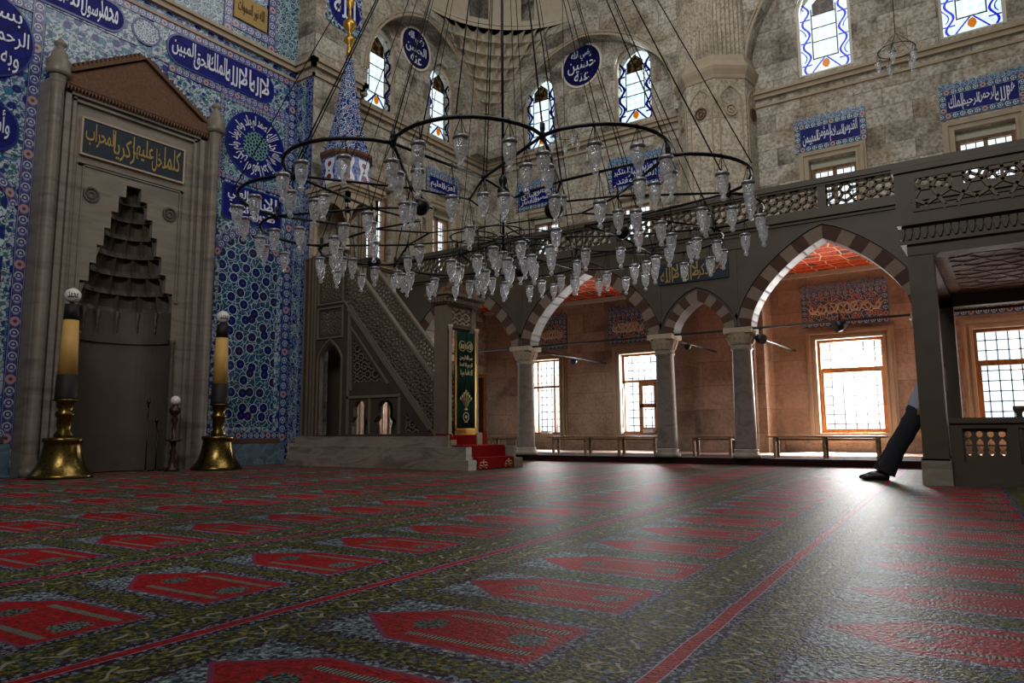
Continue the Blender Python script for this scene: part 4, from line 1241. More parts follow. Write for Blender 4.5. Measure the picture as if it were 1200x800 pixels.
# ------------------------------------------------------------------ candlesticks, pedestal, microphones
def candlestick(x, y, label):
    t = thing('giant_candlestick', (x, y, 0), label, 'candlestick', 'giant candlesticks flanking the prayer niche')
    MB().lathe([(0.42, 0), (0.43, 0.03), (0.41, 0.06), (0.38, 0.09), (0.31, 0.2), (0.27, 0.34), (0.245, 0.48), (0.25, 0.52), (0.27, 0.54), (0.27, 0.58), (0.25, 0.595), (0.12, 0.60), (0.02, 0.6)], (x, y, 0), 40).build('bell_foot', 'candlestick_brass', t)
    MB().lathe([(0.12, 0.60), (0.13, 0.64), (0.085, 0.70), (0.105, 0.78), (0.10, 0.88), (0.13, 0.92), (0.13, 0.96), (0.09, 1.0), (0.12, 1.06), (0.12, 1.12), (0.17, 1.14), (0.17, 1.16)], (x, y, 0), 32).build('stem', 'candlestick_brass', t)
    MB().lathe([(0.155, 1.15), (0.15, 1.2), (0.142, 1.52), (0.13, 1.53)], (x, y, 0), 28).build('lower_sleeve', 'black_band', t, label='black lower sleeve of the candle')
    MB().lathe([(0.132, 1.52), (0.105, 2.37)], (x, y, 0), 28).build('candle', 'yellow_wax', t, label='yellow wax candle')
    MB().lathe([(0.108, 2.36), (0.10, 2.60), (0.03, 2.61), (0.03, 2.64)], (x, y, 0), 28).build('top_cap', 'black_band', t, label='black cap of the candle')
    g = MB().ball((x, y, 2.74), 0.115, 24).build('globe', 'globe_white', t, label='white glass globe with black lettering')
    m = MB()
    def wrap(u, w): return (u, w)
    vs = (('محمد', -0.075, 0.065, -0.05, 0.05),)
    for tx, a0, a1, b0, b1 in vs:
        letters(m, lambda a, b, d=0.0: Vector((x + (0.116+d)*math.sin((a+0.0)/0.115 - 0.35), y - (0.116+d)*math.cos(a/0.115 - 0.35)*math.cos(b/0.115), 2.74 + (0.116+d)*math.sin(b/0.115))), tx, a0, a1, b0, b1, 0.0, 0.02, thick=0.002)
    m.build('lettering', 'black_band', g)
candlestick(5.07, 11.60, 'giant brass candlestick with a yellow candle left of the prayer niche')
candlestick(7.66, 11.66, 'giant brass candlestick with a yellow candle right of the prayer niche')
t = thing('turned_pedestal', (6.99, 11.93, 0), 'dark turned wooden stand with a small white globe before the niche', 'stand')
MB().lathe([(0.12, 0), (0.12, 0.04), (0.05, 0.08), (0.07, 0.16), (0.035, 0.24), (0.06, 0.32), (0.035, 0.40), (0.055, 0.5), (0.14, 0.52), (0.14, 0.535), (0.04, 0.55), (0.035, 0.8), (0.06, 0.88), (0.03, 0.94), (0.09, 1.0), (0.10, 1.06), (0.05, 1.1), (0.05, 1.14)], (6.99, 11.93, 0), 20).build('turned_post', 'dark_turned_wood', t)
MB().ball((6.99, 11.93, 1.21), 0.085, 18).build('globe', 'globe_white', t)
def mic(x, y, h, label, lean):
    t = thing('microphone_stand', (x, y, 0), label, 'microphone stand')
    m = MB(); m.lathe([(0.09, 0), (0.09, 0.015), (0.02, 0.03)], (x, y, 0), 20); m.build('round_foot', 'black_plastic', t)
    MB().tube([(x, y, 0.02), (x, y, h*0.82)], 0.011, 8).build('pole', 'black_plastic', t)
    MB().tube([(x, y, h*0.82), (x + lean, y-0.05, h)], 0.007, 6).build('gooseneck', 'black_plastic', t)
    MB().lathe([(0.012, 0), (0.016, 0.06), (0.03, 0.08), (0.03, 0.12), (0.012, 0.14)], (x + lean, y-0.05, h-0.03), 14).build('microphone', 'black_plastic', t)
mic(6.72, 12.3, 1.12, 'tall thin black microphone stand inside the prayer niche', -0.03)
mic(6.93, 12.35, 0.80, 'shorter black microphone stand beside the taller one in the niche', -0.05)

# ------------------------------------------------------------------ pulpit (minbar)
PA, PB_ = 9.75, 10.42          # the two side walls
mb_ = thing('marble_pulpit', (10.1, 9.9, 0), 'tall grey marble pulpit with pierced side walls, stairs and a tiled conical cap', 'pulpit')
m = MB()
m.box((9.4, 7.35, 0), (9.62, 11.98, 0.17)); m.box((10.75, 7.35, 0), (11.0, 11.98, 0.17)); m.box((9.62, 7.9, 0), (10.75, 11.98, 0.37)); m.box((9.43, 7.42, 0.17), (9.62, 11.98, 0.21)); m.box((9.47, 7.45, 0.21), (9.62, 11.98, 0.38)); m.box((10.75, 7.45, 0.17), (10.93, 11.98, 0.38)); m.box((9.60, 8.0, 0.38), (10.6, 11.98, 0.56))
m.box((9.62, 7.42, 0), (10.75, 7.9, 0.15))
m.box((9.62, 7.6, 0.15), (10.75, 7.9, 0.34))
m.build('plinth_steps', 'grey_marble', mb_, bevel=0.012)
top = lambda y: 1.54 + 1.113*(y - 8.33)
bot = lambda y: 0.60 + 1.108*(y - 8.34)
door = archpoly(10.85, 11.45, 0.58, 2.1, 0.32, 12, 0.5)
sqp = rect(10.86, 2.60, 11.46, 3.08)
upp = rect(10.86, 3.30, 11.46, 4.15)
tri = [(10.48, 1.60), (9.68, 1.60), (10.48, 2.46)]
tri2 = [(9.08, 0.64), (8.72, 0.64), (9.08, 1.02)]
def keyhole(c, w):
    out = [(c-w*0.42, 0.60), (c-w*0.42, 0.72), (c-w*0.5, 0.84), (c-w*0.34, 0.94), (c-w*0.36, 1.06)]
    out += [(c - w*0.36*math.cos(PI*i/8), 1.06 + 0.19*math.sin(PI*i/8)) for i in range(1, 8)]
    out += [(2*c - a, b) for a, b in reversed(out[:5])]
    return out
kh1, kh2 = keyhole(10.28, 0.46), keyhole(9.60, 0.58)
yT = 10.72
wallp = [(8.34, 0.56), (11.98, 0.56), (11.98, 4.28), (yT, 4.28), (yT, bot(yT))]
wallp = [(8.34, 0.56), (11.98, 0.56), (11.98, 4.28), (yT, 4.28), (yT, bot(yT)), (8.34, 0.62)]
for xx, nm in ((PA, 'side_wall'), (PB_, 'side_wall')):
    f_ = PX(xx + 0.06)
    MB().slab(f_, wallp, [door, sqp, upp, tri, tri2, kh1, kh2], -0.04, 0.06).build(nm, 'pulpit_marble', mb_)
fP = PX(PA)
m = MB()
lattice(m, fP, sqp, 0.2, 0.028, -0.04, -0.01, 6, 0.40); lattice(m, fP, upp, 0.22, 0.03, -0.04, -0.01, 6, 0.40)
m.build('tower_lattice', 'lattice_stone', mb_)
m = MB(); lattice(m, fP, tri[::-1], 0.2, 0.03, -0.04, -0.01, 10, 0.34); lattice(m, fP, tri2[::-1], 0.2, 0.03, -0.04, -0.01, 10, 0.34)
m.build('triangle_lattice', 'lattice_stone', mb_)
m = MB()
moulding(m, fP, [(10.55, 1.45), (10.55, 2.72), (9.5, 1.55)], ((0, 0.04, 0.025),))
moulding(m, fP, [(10.62, 0.6), (10.62, 3.0)], ((0, 0.05, 0.03),)); moulding(m, fP, [(8.5, 0.66), (10.66, 3.06)], ((0, 0.05, 0.03), (0.09, 0.12, 0.02)))
moulding(m, fP, [(10.62, 1.34), (9.2, 1.34)], ((0, 0.05, 0.03),)); moulding(m, fP, [(9.2, 1.30), (9.2, 0.6)], ((0, 0.05, 0.03),)); moulding(m, fP, [(9.98, 1.30), (9.98, 0.6)], ((0, 0.04, 0.02),))
moulding(m, fP, archpoly(10.78, 11.52, 0.58, 2.1, 0.42, 12, 0.5)[::-1], ((0, 0.03, 0.025),))
for a0, b0, a1, b1 in ((10.78, 2.52, 11.54, 3.16), (10.78, 3.22, 11.54, 4.23), (11.60, 0.56, 11.72, 4.28), (11.80, 0.56, 11.98, 4.28)): frame(m, fP, a0, b0, a1, b1, 0.03, 0, 0.03)
m.build('wall_mouldings', 'lattice_stone', mb_)
# sloping balustrades
for xx, i in ((PA, 0), (PB_, 1)):
    f_ = PX(xx + 0.02)
    par_ = [(8.36, bot(8.36)+0.02), (8.36, top(8.36)-0.07), (yT, top(yT)-0.07), (yT, bot(yT)+0.02)]
    lattice(MB(), f_, par_[::-1], 0.25, 0.030, -0.03, 0.02, 6, 0.40).build('balustrade_lattice', 'lattice_stone', mb_)
    m = MB()
    for t0, h in ((top, 0.07), (bot, 0.05)):
        m.slab(f_, [(8.34, t0(8.34)-h), (8.34, t0(8.34)), (yT+0.02, t0(yT+0.02)), (yT+0.02, t0(yT+0.02)-h)], [], -0.05, 0.055)
    m.build('handrail', 'lattice_stone', mb_)
m = MB()
for i in range(12): 
    y0 = 8.34 + i*0.2
    m.box((PA+0.1, y0, 0.5), (PB_-0.0, y0+0.22, 0.56 + (i+1)*0.225))
sm = MB()
for i in range(12):
    y0 = 8.34 + i*0.2
    sm.box((PA+0.1, y0, 0.38 + (i+1)*0.225), (PB_-0.0, y0+0.22, 0.56 + (i+1)*0.225))
sm.build('stair_treads', 'pulpit_marble', mb_); m.bm.free()
# kiosk on top: corner posts, arches, cornice
CX, CY = 10.12, 11.2
KX0, KX1, KY0, KY1 = 9.70, 10.56, 10.68, 11.74
m = MB()
for xx in (KX0+0.05, KX1-0.05):
    for yy in (KY0+0.05, KY1-0.05): MB().lathe([(0.06, 0), (0.06, 0.05), (0.04, 0.08), (0.04, 0.85), (0.06, 0.9), (0.065, 0.98)], (xx, yy, 4.28), 12).build('kiosk_post', 'moulding_stone', mb_)
m = MB()
for xx in (KX0+0.08, KX1): m.slab(PX(xx), [(KY0, 5.05)] + [(KY0+0.1, 5.05)] + archpts(KY0+0.1, KY1-0.1, 4.95, 0.42, 14, 0.4) + [(KY1-0.1, 5.05), (KY1, 5.05), (KY1, 5.5), (KY0, 5.5)], [], 0.0, 0.08)
for yy in (KY0+0.08, KY1): m.slab(PY(yy), [(KX0, 5.05)] + [(KX0+0.1, 5.05)] + archpts(KX0+0.1, KX1-0.1, 4.95, 0.42, 14, 0.4) + [(KX1-0.1, 5.05), (KX1, 5.05), (KX1, 5.5), (KX0, 5.5)], [], 0.0, 0.08)
m.build('kiosk_arches', 'moulding_stone', mb_)
m = MB()
for e, z0, z1 in ((0.02, 5.5, 5.56), (0.07, 5.56, 5.63), (0.11, 5.63, 5.72)): m.box((KX0-e, KY0-e, z0), (KX1+e, KY1+e, z1))
m.build('kiosk_cornice', 'moulding_stone', mb_)
MB().lathe([(0.55, 5.72), (0.52, 6.32)], (CX, CY, 0), 8, smooth=False, ph=PI/8, uvw=True).build('tiled_drum', 'tile_drum', mb_, label='white tiled drum with red flowers')
MB().lathe([(0.53, 6.32), (0.58, 6.38), (0.58, 6.44), (0.50, 6.46)], (CX, CY, 0), 8, smooth=False, ph=PI/8).build('drum_cornice', 'carved_brown_stone', mb_)
MB().lathe([(0.50, 6.46), (0.34, 7.1), (0.06, 8.75)], (CX, CY, 0), 8, smooth=False, ph=PI/8, uvw=True).build('tiled_cone', 'tile_cone', mb_, label='blue and white tiled conical cap')
MB().lathe([(0.07, 8.72), (0.05, 8.9), (0.045, 9.0), (0.12, 9.08), (0.12, 9.14), (0.04, 9.22), (0.04, 9.3), (0.15, 9.42), (0.14, 9.52), (0.04, 9.62), (0.03, 9.85), (0.09, 9.95), (0.07, 10.15), (0.01, 10.2)], (CX, CY, 0), 16).build('finial', 'gilding', mb_, label='gilt finial on the cone')
# portal
m = MB()
m.box((9.68, 8.05, 0.38), (9.80, 8.34, 2.90)); m.box((10.40, 8.05, 0.38), (10.52, 8.34, 2.90)); m.box((9.69, 8.08, 2.50), (10.51, 8.33, 2.89))
m.build('portal_frame', 'lattice_stone', mb_, bevel=0.01)
m = MB(); lattice(m, PY(8.08), rect(9.84, 2.56, 10.36, 2.84), 0.2, 0.028, 0, 0.02, 10, 0.34); m.build('portal_panel', 'moulding_stone', mb_)
m = MB()
for e, z0, z1 in ((0.02, 2.90, 2.95), (0.07, 3.00, 3.05), (0.11, 3.05, 3.10)): m.box((9.66-e, 8.03-e, z0), (10.54+e, 8.36+e, z1))
for i in range(16):
    a = 9.66 + i*0.0587
    m.box((a-0.018, 7.96, 2.93), (a+0.018, 8.04, 3.02))
for i in range(6):
    a = 8.02 + i*0.066
    m.box((9.58, a-0.018, 2.93), (9.66, a+0.018, 3.02))
m.build('portal_cornice', 'lattice_stone', mb_)
crown = [(9.62, 3.10)] + [(10.58, 3.10), (10.50, 3.22), (10.38, 3.20), (10.32, 3.32), (10.2, 3.33), (10.1, 3.46), (10.0, 3.33), (9.88, 3.32), (9.82, 3.20), (9.70, 3.22)]
MB().slab(PY(8.2), crown, [disc(9.86+0.12*i, 3.21, 0.022, 8) for i in range(5)], 0, 0.1).build('portal_crest', 'carved_brown_stone', mb_)
m = MB()
for xx, yy in ((9.72, 8.0), (10.48, 8.0)): MB().lathe([(0.055, 0.5), (0.055, 0.58), (0.03, 0.62), (0.026, 2.42), (0.04, 2.46), (0.05, 2.52)], (xx, yy, 0), 12).build('portal_colonnette', 'moulding_stone', mb_)
m = MB(); m.box((9.66, 7.92, 0.38), (9.80, 8.05, 0.50)); m.box((10.40, 7.92, 0.38), (10.54, 8.05, 0.62)); m.build('portal_plinths', 'moulding_stone', mb_)

# green curtain in the portal
t = thing('embroidered_curtain', (10.1, 7.97, 0.6), 'dark green curtain with gold lettering and flower vase in the pulpit portal', 'curtain')
m = MB(); N = 24
fy = lambda u: 7.965 + 0.012*math.sin(u*26)
P_ = [[(9.79 + 0.61*i/N, fy(i/N*1.0) , z) for i in range(N+1)] for z in (0.66, 1.2, 1.8, 2.42)]
for j in range(3):
    for i in range(N): m.face([P_[j][i], P_[j][i+1], P_[j+1][i+1], P_[j+1][i]], smooth=True)
cu = m.build('cloth', 'green_velvet', t)
sd = cu.modifiers.new('thickness', 'SOLIDIFY'); sd.thickness = 0.01
fE = PY(7.95)
m = MB()
for a0, a1 in ((9.79, 9.83), (10.36, 10.40)): m.slab(fE, rect(a0, 0.66, a1, 2.42), [], -0.005, 0.006)
m.slab(fE, rect(9.79, 0.66, 10.40, 0.70), [], -0.005, 0.006)
for i in range(34):
    a = 9.79 + i*0.0183
    m.slab(fE, rect(a, 0.58, a+0.012, 0.67), [], -0.005, 0.004)
m.build('gold_fringe', 'gilding', t)
m = MB()
for c in (9.99, 10.20):
    m.slab(fE, disc(c, 2.16, 0.095, 22), [disc(c, 2.16, 0.085, 22)], 0, 0.006)
letters(m, fE, 'الله', 10.14, 10.26, 2.11, 2.22, 0, 0.03, thick=0.006); letters(m, fE, 'محمد', 9.93, 10.05, 2.11, 2.22, 0, 0.03, thick=0.006)
letters(m, fE, 'بسم الله الرحمن', 9.92, 10.28, 1.88, 2.00, 0, 0.03, thick=0.006); letters(m, fE, 'الرحيم انا فتحنا', 9.92, 10.28, 1.76, 1.87, 0, 0.03, thick=0.006); letters(m, fE, 'لك فتحا مبينا', 9.94, 10.28, 1.62, 1.75, 0, 0.03, thick=0.006)
m.build('gold_lettering', 'gold_thread', t)
m = MB()
m.slab(fE, disc(10.1, 0.90, 0.085, 20), [disc(10.1, 0.90, 0.07, 20)], 0, 0.006); m.slab(fE, disc(10.1, 0.90, 0.03, 12), [], 0, 0.006)
m.slab(fE, [(10.05, 1.02), (10.15, 1.02), (10.12, 1.06), (10.08, 1.06)], [], 0, 0.006); m.slab(fE, [(10.05, 0.80), (10.15, 0.80), (10.13, 0.83), (10.07, 0.83)], [], 0, 0.006)
for i in range(-3, 4):
    tp = (10.1 + i*0.05, 1.36 - abs(i)*0.045)
    m.tube([fE(10.1 + i*0.008, 1.06, 0.004), fE(10.1 + i*0.035, 1.18, 0.004), fE(*tp, 0.004)], 0.005, 4)
    st = []
    for q in range(10):
        rr = 0.035 if q % 2 == 0 else 0.014
        st.append((tp[0] + rr*math.cos(q*PI/5 + PI/2), tp[1] + rr*math.sin(q*PI/5 + PI/2)))
    m.slab(fE, st, [], 0, 0.007)
m.build('flower_vase_motif', 'gold_thread', t)
# crimson carpet on the pulpit steps
t = thing('stair_carpet', (10.15, 7.6, 0), 'crimson carpet with gold scrolls laid over the pulpit steps', 'carpet')
m = MB()
x0, x1 = 9.66, 10.72
pf = [(7.38, 0.0), (7.38, 0.175), (7.57, 0.178), (7.57, 0.37), (7.75, 0.385), (7.95, 0.395), (7.97, 0.40), (7.98, 0.575), (8.3, 0.58)]
for (ya, za), (yb, zb) in zip(pf, pf[1:]): m.face([(x0, ya-0.02, za+0.015), (x1, ya-0.02, za+0.015), (x1, yb-0.02, zb+0.015), (x0, yb-0.02, zb+0.015)])
o = m.build('runner', 'crimson_carpet', t); sd = o.modifiers.new('thickness', 'SOLIDIFY'); sd.thickness = 0.012
m = MB(); fE2 = PY(7.355)
for c in (9.82, 10.56):
    for s_ in (-1, 1):
        for q, (rx, rz) in enumerate(((0.05, 0.03), (0.035, 0.025))):
            pts = [fE2(c + s_*(0.05 + q*0.03) + rx*math.cos(a/6*PI*1.6), 0.10 - q*0.045 + rz*math.sin(a/6*PI*1.6), 0.006) for a in range(7)]
            m.tube(pts, 0.007, 4)
    m.tube([fE2(c, 0.03, 0.006), fE2(c, 0.17, 0.006)], 0.008, 4)
m.build('gold_scrolls', 'gold_thread', t)

# ------------------------------------------------------------------ inscriptions on the stone walls
def lunette(f, a_lo, a_hi, b0, b1, text, label, two=None, kind='blue'):
    fl_ = f.flip
    t = thing('tile_inscription', f((a_lo+a_hi)/2, b0, 0), label, 'inscription')
    cr = b0 + (b1-b0)*0.80
    m = MB(); w = 0.13
    strip(m, f, a_lo, b0, a_hi, b0+w, 0.03, 0.12); strip(m, f, a_lo, cr-w, a_hi, cr, 0.03, 0.12); strip(m, f, a_lo, b0+w, a_lo+w, cr-w, 0.031, 0.12); strip(m, f, a_hi-w, b0+w, a_hi, cr-w, 0.031, 0.12)
    m.build('tile_border', 'tile_border_small', t)
    n_ = max(6, int((a_hi-a_lo)/0.13))
    m = MB(); s = (a_hi-a_lo)/n_
    m.slab(f, rect(a_lo, cr, a_hi, cr + (b1-cr)*0.35), [], 0, 0.026)
    for i in range(n_):
        c = a_lo + s*(i+0.5)
        big = 1.35 if (kind == 'scroll' and i == n_//2) else 1.0
        h_ = b1-cr
        m.slab(f, [(c-s*0.30, cr), (c+s*0.30, cr), (c+s*0.24, cr+h_*0.2), (c+s*0.46, cr+h_*0.36), (c+s*0.44, cr+h_*0.6), (c+s*0.2, cr+h_*0.8), (c, b1 + h_*(big-1)), (c-s*0.2, cr+h_*0.8), (c-s*0.44, cr+h_*0.6), (c-s*0.46, cr+h_*0.36), (c-s*0.24, cr+h_*0.2)], [], 0, 0.03)
    m.build('leaf_cresting', 'tile_crest', t)
    if kind == 'scroll':
        MB().slab(f, rect(a_lo+w, b0+w, a_hi-w, cr-w), [], 0, 0.02).build('tile_field', 'tile_scroll', t)
        m = MB(); c0 = (a_lo+a_hi)/2; W = (a_hi-a_lo)/2 - w; cz = (b0+cr)/2
        for sx in (-1, 1):
            for c1, r in ((0.30, 0.13), (0.62, 0.13), (0.88, 0.08)):
                pts = [f(c0 + sx*(c1*W + r*(1-0.09*a)*math.cos(a*0.9 + c1*4)), cz + r*(1-0.09*a)*math.sin(a*0.9 + c1*4), 0.025) for a in range(9)]
                m.tube(pts, 0.024, 5)
            m.tube([f(c0 + sx*W*u/10, cz + 0.12*math.sin(u*1.3), 0.025) for u in range(11)], 0.02, 5)
            m.tube([f(c0 + sx*W*u/10, cz - 0.14*math.sin(u*1.1), 0.025) for u in range(11)], 0.018, 5)
        m.slab(f, disc(c0, cz, 0.13, 16), [disc(c0, cz, 0.10, 16)], 0, 0.03)
        m.build('cream_scrolls', 'plaster_white', t)
        for uu_ in (-0.9, -0.62, -0.3, 0, 0.3, 0.62, 0.9): MB().slab(f, disc(c0 + uu_*W*0.95, cz, 0.05, 12), [], 0, 0.03).build('red_flower', 'carved_brown_stone', t)
    else:
        MB().slab(f, rect(a_lo+w, b0+w, a_hi-w, cr-w), [], 0, 0.02).build('blue_ground', 'tile_cobalt' if kind == 'blue' else 'tile_dark_band', t)
        m = MB()
        L, R = (a_lo+w+0.05, a_hi-w-0.05) if fl_ > 0 else (a_hi-w-0.05, a_lo+w+0.05)
        if two:
            mid = (b0+cr)/2
            words_row(m, f, text, L, R, mid-0.05, cr-w-0.01, 0.02); words_row(m, f, two, L, R, b0+w+0.01, mid+0.02, 0.02)
        else: words_row(m, f, text, L, R, b0+w+0.01, cr-w-0.01, 0.02)
        m.build('lettering', 'white_glaze', t)
lunette(fB, 10.24, 11.63, 7.1, 8.02, 'الخالق البارئ', 'blue tile inscription under the left arched window of the side wall', two='المصور الغفار')
lunette(fB, 6.97, 8.57, 7.08, 8.06, 'العزيز الجبار المتكبر', 'blue tile inscription left of the octagonal pier', two='القادر المقتدر')
lunette(fB, 2.13, 3.66, 7.06, 7.92, 'القدوس السلام المؤمن المهيمن', 'blue tile inscription just right of the octagonal pier')
lunette(fB, -0.80, 0.71, 7.12, 7.93, 'هو الله الرحمن الرحيم الملك', 'blue tile inscription at the right edge of the picture')
lunette(fC, 14.4, 15.86, 7.25, 7.98, 'العزيز العليم', 'dark blue tile inscription on the wall behind the pulpit cone')
for a0, a1, lb in ((9.96, 10.88, 'dark scrolled tile panel above the window nearest the pulpit'), (7.5, 8.67, 'dark scrolled tile panel above the open window'), (1.94, 3.73, 'sunlit scrolled tile panel under the orange ceiling'), (-0.9, 0.77, 'scrolled tile panel seen under the marble tribune')):
    lunette(fB, a0, a1, 2.92, 3.94, '', lb, kind='scroll')

def roundel(f, a, b, r, lines, label, squash=1.0):
    t = thing('calligraphy_roundel', f(a, b-r, 0), label, 'inscription')
    MB().slab(f, disc(a, b, r, 40), [], 0, 0.03).build('blue_ground', 'tile_dark_band', t)
    MB().slab(f, disc(a, b, r+0.06, 40), [disc(a, b, r, 40)], 0, 0.04).build('edging', 'plaster_white', t)
    m = MB(); s = f.flip
    for tx, b0, b1, e in lines: letters(m, f, tx, a - s*e*r, a + s*e*r, b + b0*r, b + b1*r, 0.03, 0.02)
    m.build('lettering', 'white_glaze', t)
def rnd(f, a, b, r, lines, label):
    roundel(f, a, b, r, lines, label)
    g = [o for o in bpy.data.objects if o.name.startswith('blue_ground')]
    o = max(g, key=lambda q: (len(q.name), q.name)); o.data.materials[0] = MATS['tile_deep_blue']
rnd(fB, 9.32, 11.03, 0.60, (('رضي الله', 0.22, 0.80, 0.55), ('حسين', -0.35, 0.25, 0.75), ('عنه', -0.8, -0.35, 0.4)), 'round dark blue plaque of white lettering between the two side wall windows')
rnd(PY(QB), 13.92, 11.15, 0.55, (('رضي الله', 0.22, 0.80, 0.55), ('الحسن', -0.35, 0.25, 0.75), ('عنه', -0.8, -0.35, 0.4)), 'round dark blue plaque of white lettering between the two windows over the pulpit')
fPi = PY(PYF)
t = thing('calligraphy_roundel', (10.75, PYF, 9.8), 'blue plaque with large white lettering on the pier high above the pulpit', 'inscription')
MB().slab(fPi, rrect(10.1, 9.85, 11.2, 10.95, 0.2), [], 0, 0.02).build('green_edge', 'tile_small_leaf', t)
MB().slab(fPi, disc(10.66, 10.40, 0.47, 36), [], 0, 0.03).build('blue_ground', 'tile_cobalt', t)
m = MB(); letters(m, fPi, 'الله', 10.33, 10.98, 10.15, 10.72, 0.03, 0.02); m.build('lettering', 'white_glaze', t)

# gold inscription over the narrow arch
t = thing('gold_inscription', (GA-0.2, 4.85, 3.5), 'dark blue panel with gold lettering above the narrow arch', 'inscription')
fG = PX(GA-0.17)
MB().slab(fG, rect(4.14, 3.50, 5.56, 3.92), [], 0, 0.03).build('panel', 'slate_blue', t)
m = MB(); words_row(m, fG, 'افضل الذكر لا اله الا الله', 5.50, 4.20, 3.53, 3.89, 0.03); m.build('lettering', 'gold_paint', t)
# carved shields in the spandrels
n0 = n
m = MB()
for yc in (8.88, 5.55, 4.02, 0.93):
    for w_ in (0.05,):
        m.slab(fG, rect(yc-0.30, 4.02, yc+0.30, 4.26), [rect(yc-0.27, 4.05, yc+0.27, 4.23)], 0, 0.02)
        m.slab(fG, [(yc-0.03, 2.6), (yc+0.03, 2.6), (yc+0.03, 4.0), (yc-0.03, 4.0)], [], 0, 0.015)
m.build('trim_%d' % n, 'dark_marble', kind='structure'); n += 1

# ------------------------------------------------------------------ marble tribune at the right
T = thing('marble_tribune', (11.4, -1.2, 0), 'dark marble platform on a square post with pierced parapet and carved wooden underside', 'tribune')
TX, TY0, TY1 = 9.5, -3.6, 0.92
fT = PX(TX)
m = MB()
m.box((TX, 0.56, 0.0), (TX+0.34, 0.86, 0.30)); m.build('post_base', 'grey_marble', T, bevel=0.015)
m = MB(); m.box((TX+0.02, 0.58, 0.28), (TX+0.30, 0.84, 2.81)); m.box((TX, 0.57, 0.28), (TX+0.32, 0.85, 0.32)); m.build('post', 'dark_marble', T, bevel=0.02)
m = MB(); m.box((TX+3.5, 0.58, 0.12), (TX+3.78, 0.84, 2.65)); m.build('post', 'dark_marble', T, bevel=0.02)
m = MB(); m.box((TX+0.01, TY0, 2.67), (TX+0.28, 0.83, 2.80)); m.box((TX+3.5, TY0, 2.52), (TX+3.78, 0.86, 2.80)); m.box((TX+0.28, 0.60, 2.66), (TX+3.5, 0.83, 2.79)); m.build('beams', 'dark_marble', T)
m = MB(); m.box((TX-0.03, TY0, 2.80), (TX+3.9, 0.9, 2.84)); m.box((TX-0.08, TY0, 3.02), (TX+3.9, TY1, 3.10))
nn = 58
for i in range(nn):
    y = 0.88 - i*0.078
    m.slab(PX(TX+0.02), [(y-0.033, 2.99), (y-0.033, 2.93), (y-0.012, 2.86), (y+0.012, 2.86), (y+0.033, 2.93), (y+0.033, 2.99)], [], 0, 0.05)
m.box((TX-0.0, TY0, 2.84), (TX+3.9, 0.88, 3.02))
m.build('carved_cornice', 'dark_marble', T)
m = MB(); m.box((TX-0.07, TY0, 3.10), (TX+0.06, TY1, 3.17)); m.box((TX-0.07, TY0, 3.60), (TX+0.06, TY1, 3.66)); m.box((TX-0.10, TY0, 3.66), (TX+0.09, TY1+0.02, 3.72))
m.box((TX-0.07, 0.74, 3.17), (TX+0.06, TY1, 3.60)); m.box((TX-0.07, -1.55, 3.17), (TX+0.06, -1.4, 3.60))
frame(m, PX(TX-0.06), -1.4, 3.17, 0.74, 3.60, 0.035, 0, 0.025)
m.box((TX, 0.80, 3.10), (TX+3.9, TY1, 3.72))
m.build('parapet_frame', 'dark_marble', T)
lattice(MB(), PX(TX-0.02), rect(-1.4, 3.17, 0.74, 3.60), 0.50, 0.034, 0.0, 0.06, 6, 0.40).build('parapet_lattice', 'lattice_stone', T)
lattice(MB(), PX(TX-0.02), rect(-3.5, 3.17, -1.55, 3.60), 0.50, 0.034, 0.0, 0.06, 6, 0.40).build('parapet_lattice', 'lattice_stone', T)
m = MB(); m.box((TX+0.2, TY0, 2.72), (TX+3.6, 0.7, 2.76)); m.build('wooden_underside', 'carved_wood_ceiling', T)
m = MB(); lattice(m, PZ(2.72), rect(TX+0.45, TY0, TX+3.4, 0.45), 0.95, 0.018, 0.0, 0.012, 8, 0.42, 0.2); m.build('strapwork', 'carved_wood_ceiling', T)
# low pierced balustrade under the tribune
B = thing('low_balustrade', (TX+0.1, -1.5, 0), 'low dark marble balustrade with pierced baluster panels beside the square post', 'balustrade')
m = MB(); m.box((TX+0.05, TY0, 0.70), (TX+0.27, 0.56, 0.76)); m.box((TX+0.08, TY0, 0.64), (TX+0.24, 0.56, 0.70)); m.build('top_rail', 'dark_marble', B)
m = MB(); m.box((TX+0.08, TY0, 0.06), (TX+0.24, 0.56, 0.25)); m.box((TX+0.05, TY0, 0.0), (TX+0.27, 0.56, 0.06)); m.build('bottom_rail', 'dark_marble', B)
for y0, y1 in ((0.44, 0.56), (-0.08, 0.02), (-0.75, -0.63)): MB().box((TX+0.08, y0, 0.25), (TX+0.24, y1, 0.64)).build('stile', 'dark_marble', B)
def bal_hole(c, hz=0.0):
    return [[(c+0.032*math.cos(a*PI/5), 0.575+0.035*math.sin(a*PI/5)) for a in range(10)],
            [(c-0.035, 0.46), (c+0.035, 0.46), (c+0.03, 0.49), (c, 0.525), (c-0.03, 0.49)],
            [(c+0.035, 0.44), (c-0.035, 0.44), (c-0.02, 0.40), (c-0.034, 0.37), (c, 0.335), (c+0.034, 0.37), (c+0.02, 0.40)]]
m = MB()
for y0, y1 in ((0.02, 0.44), (-0.63, -0.08)):
    hs = []
    nb = int((y1-y0)/0.088)
    for i in range(nb): hs += bal_hole(y0 + (y1-y0)*(i+0.5)/nb)
    m.slab(PX(TX+0.19), rect(y0, 0.25, y1, 0.64), hs, 0, 0.06)
m.box((TX+0.13, TY0, 0.25), (TX+0.19, -0.75, 0.64))
m.build('pierced_panels', 'dark_marble', B)
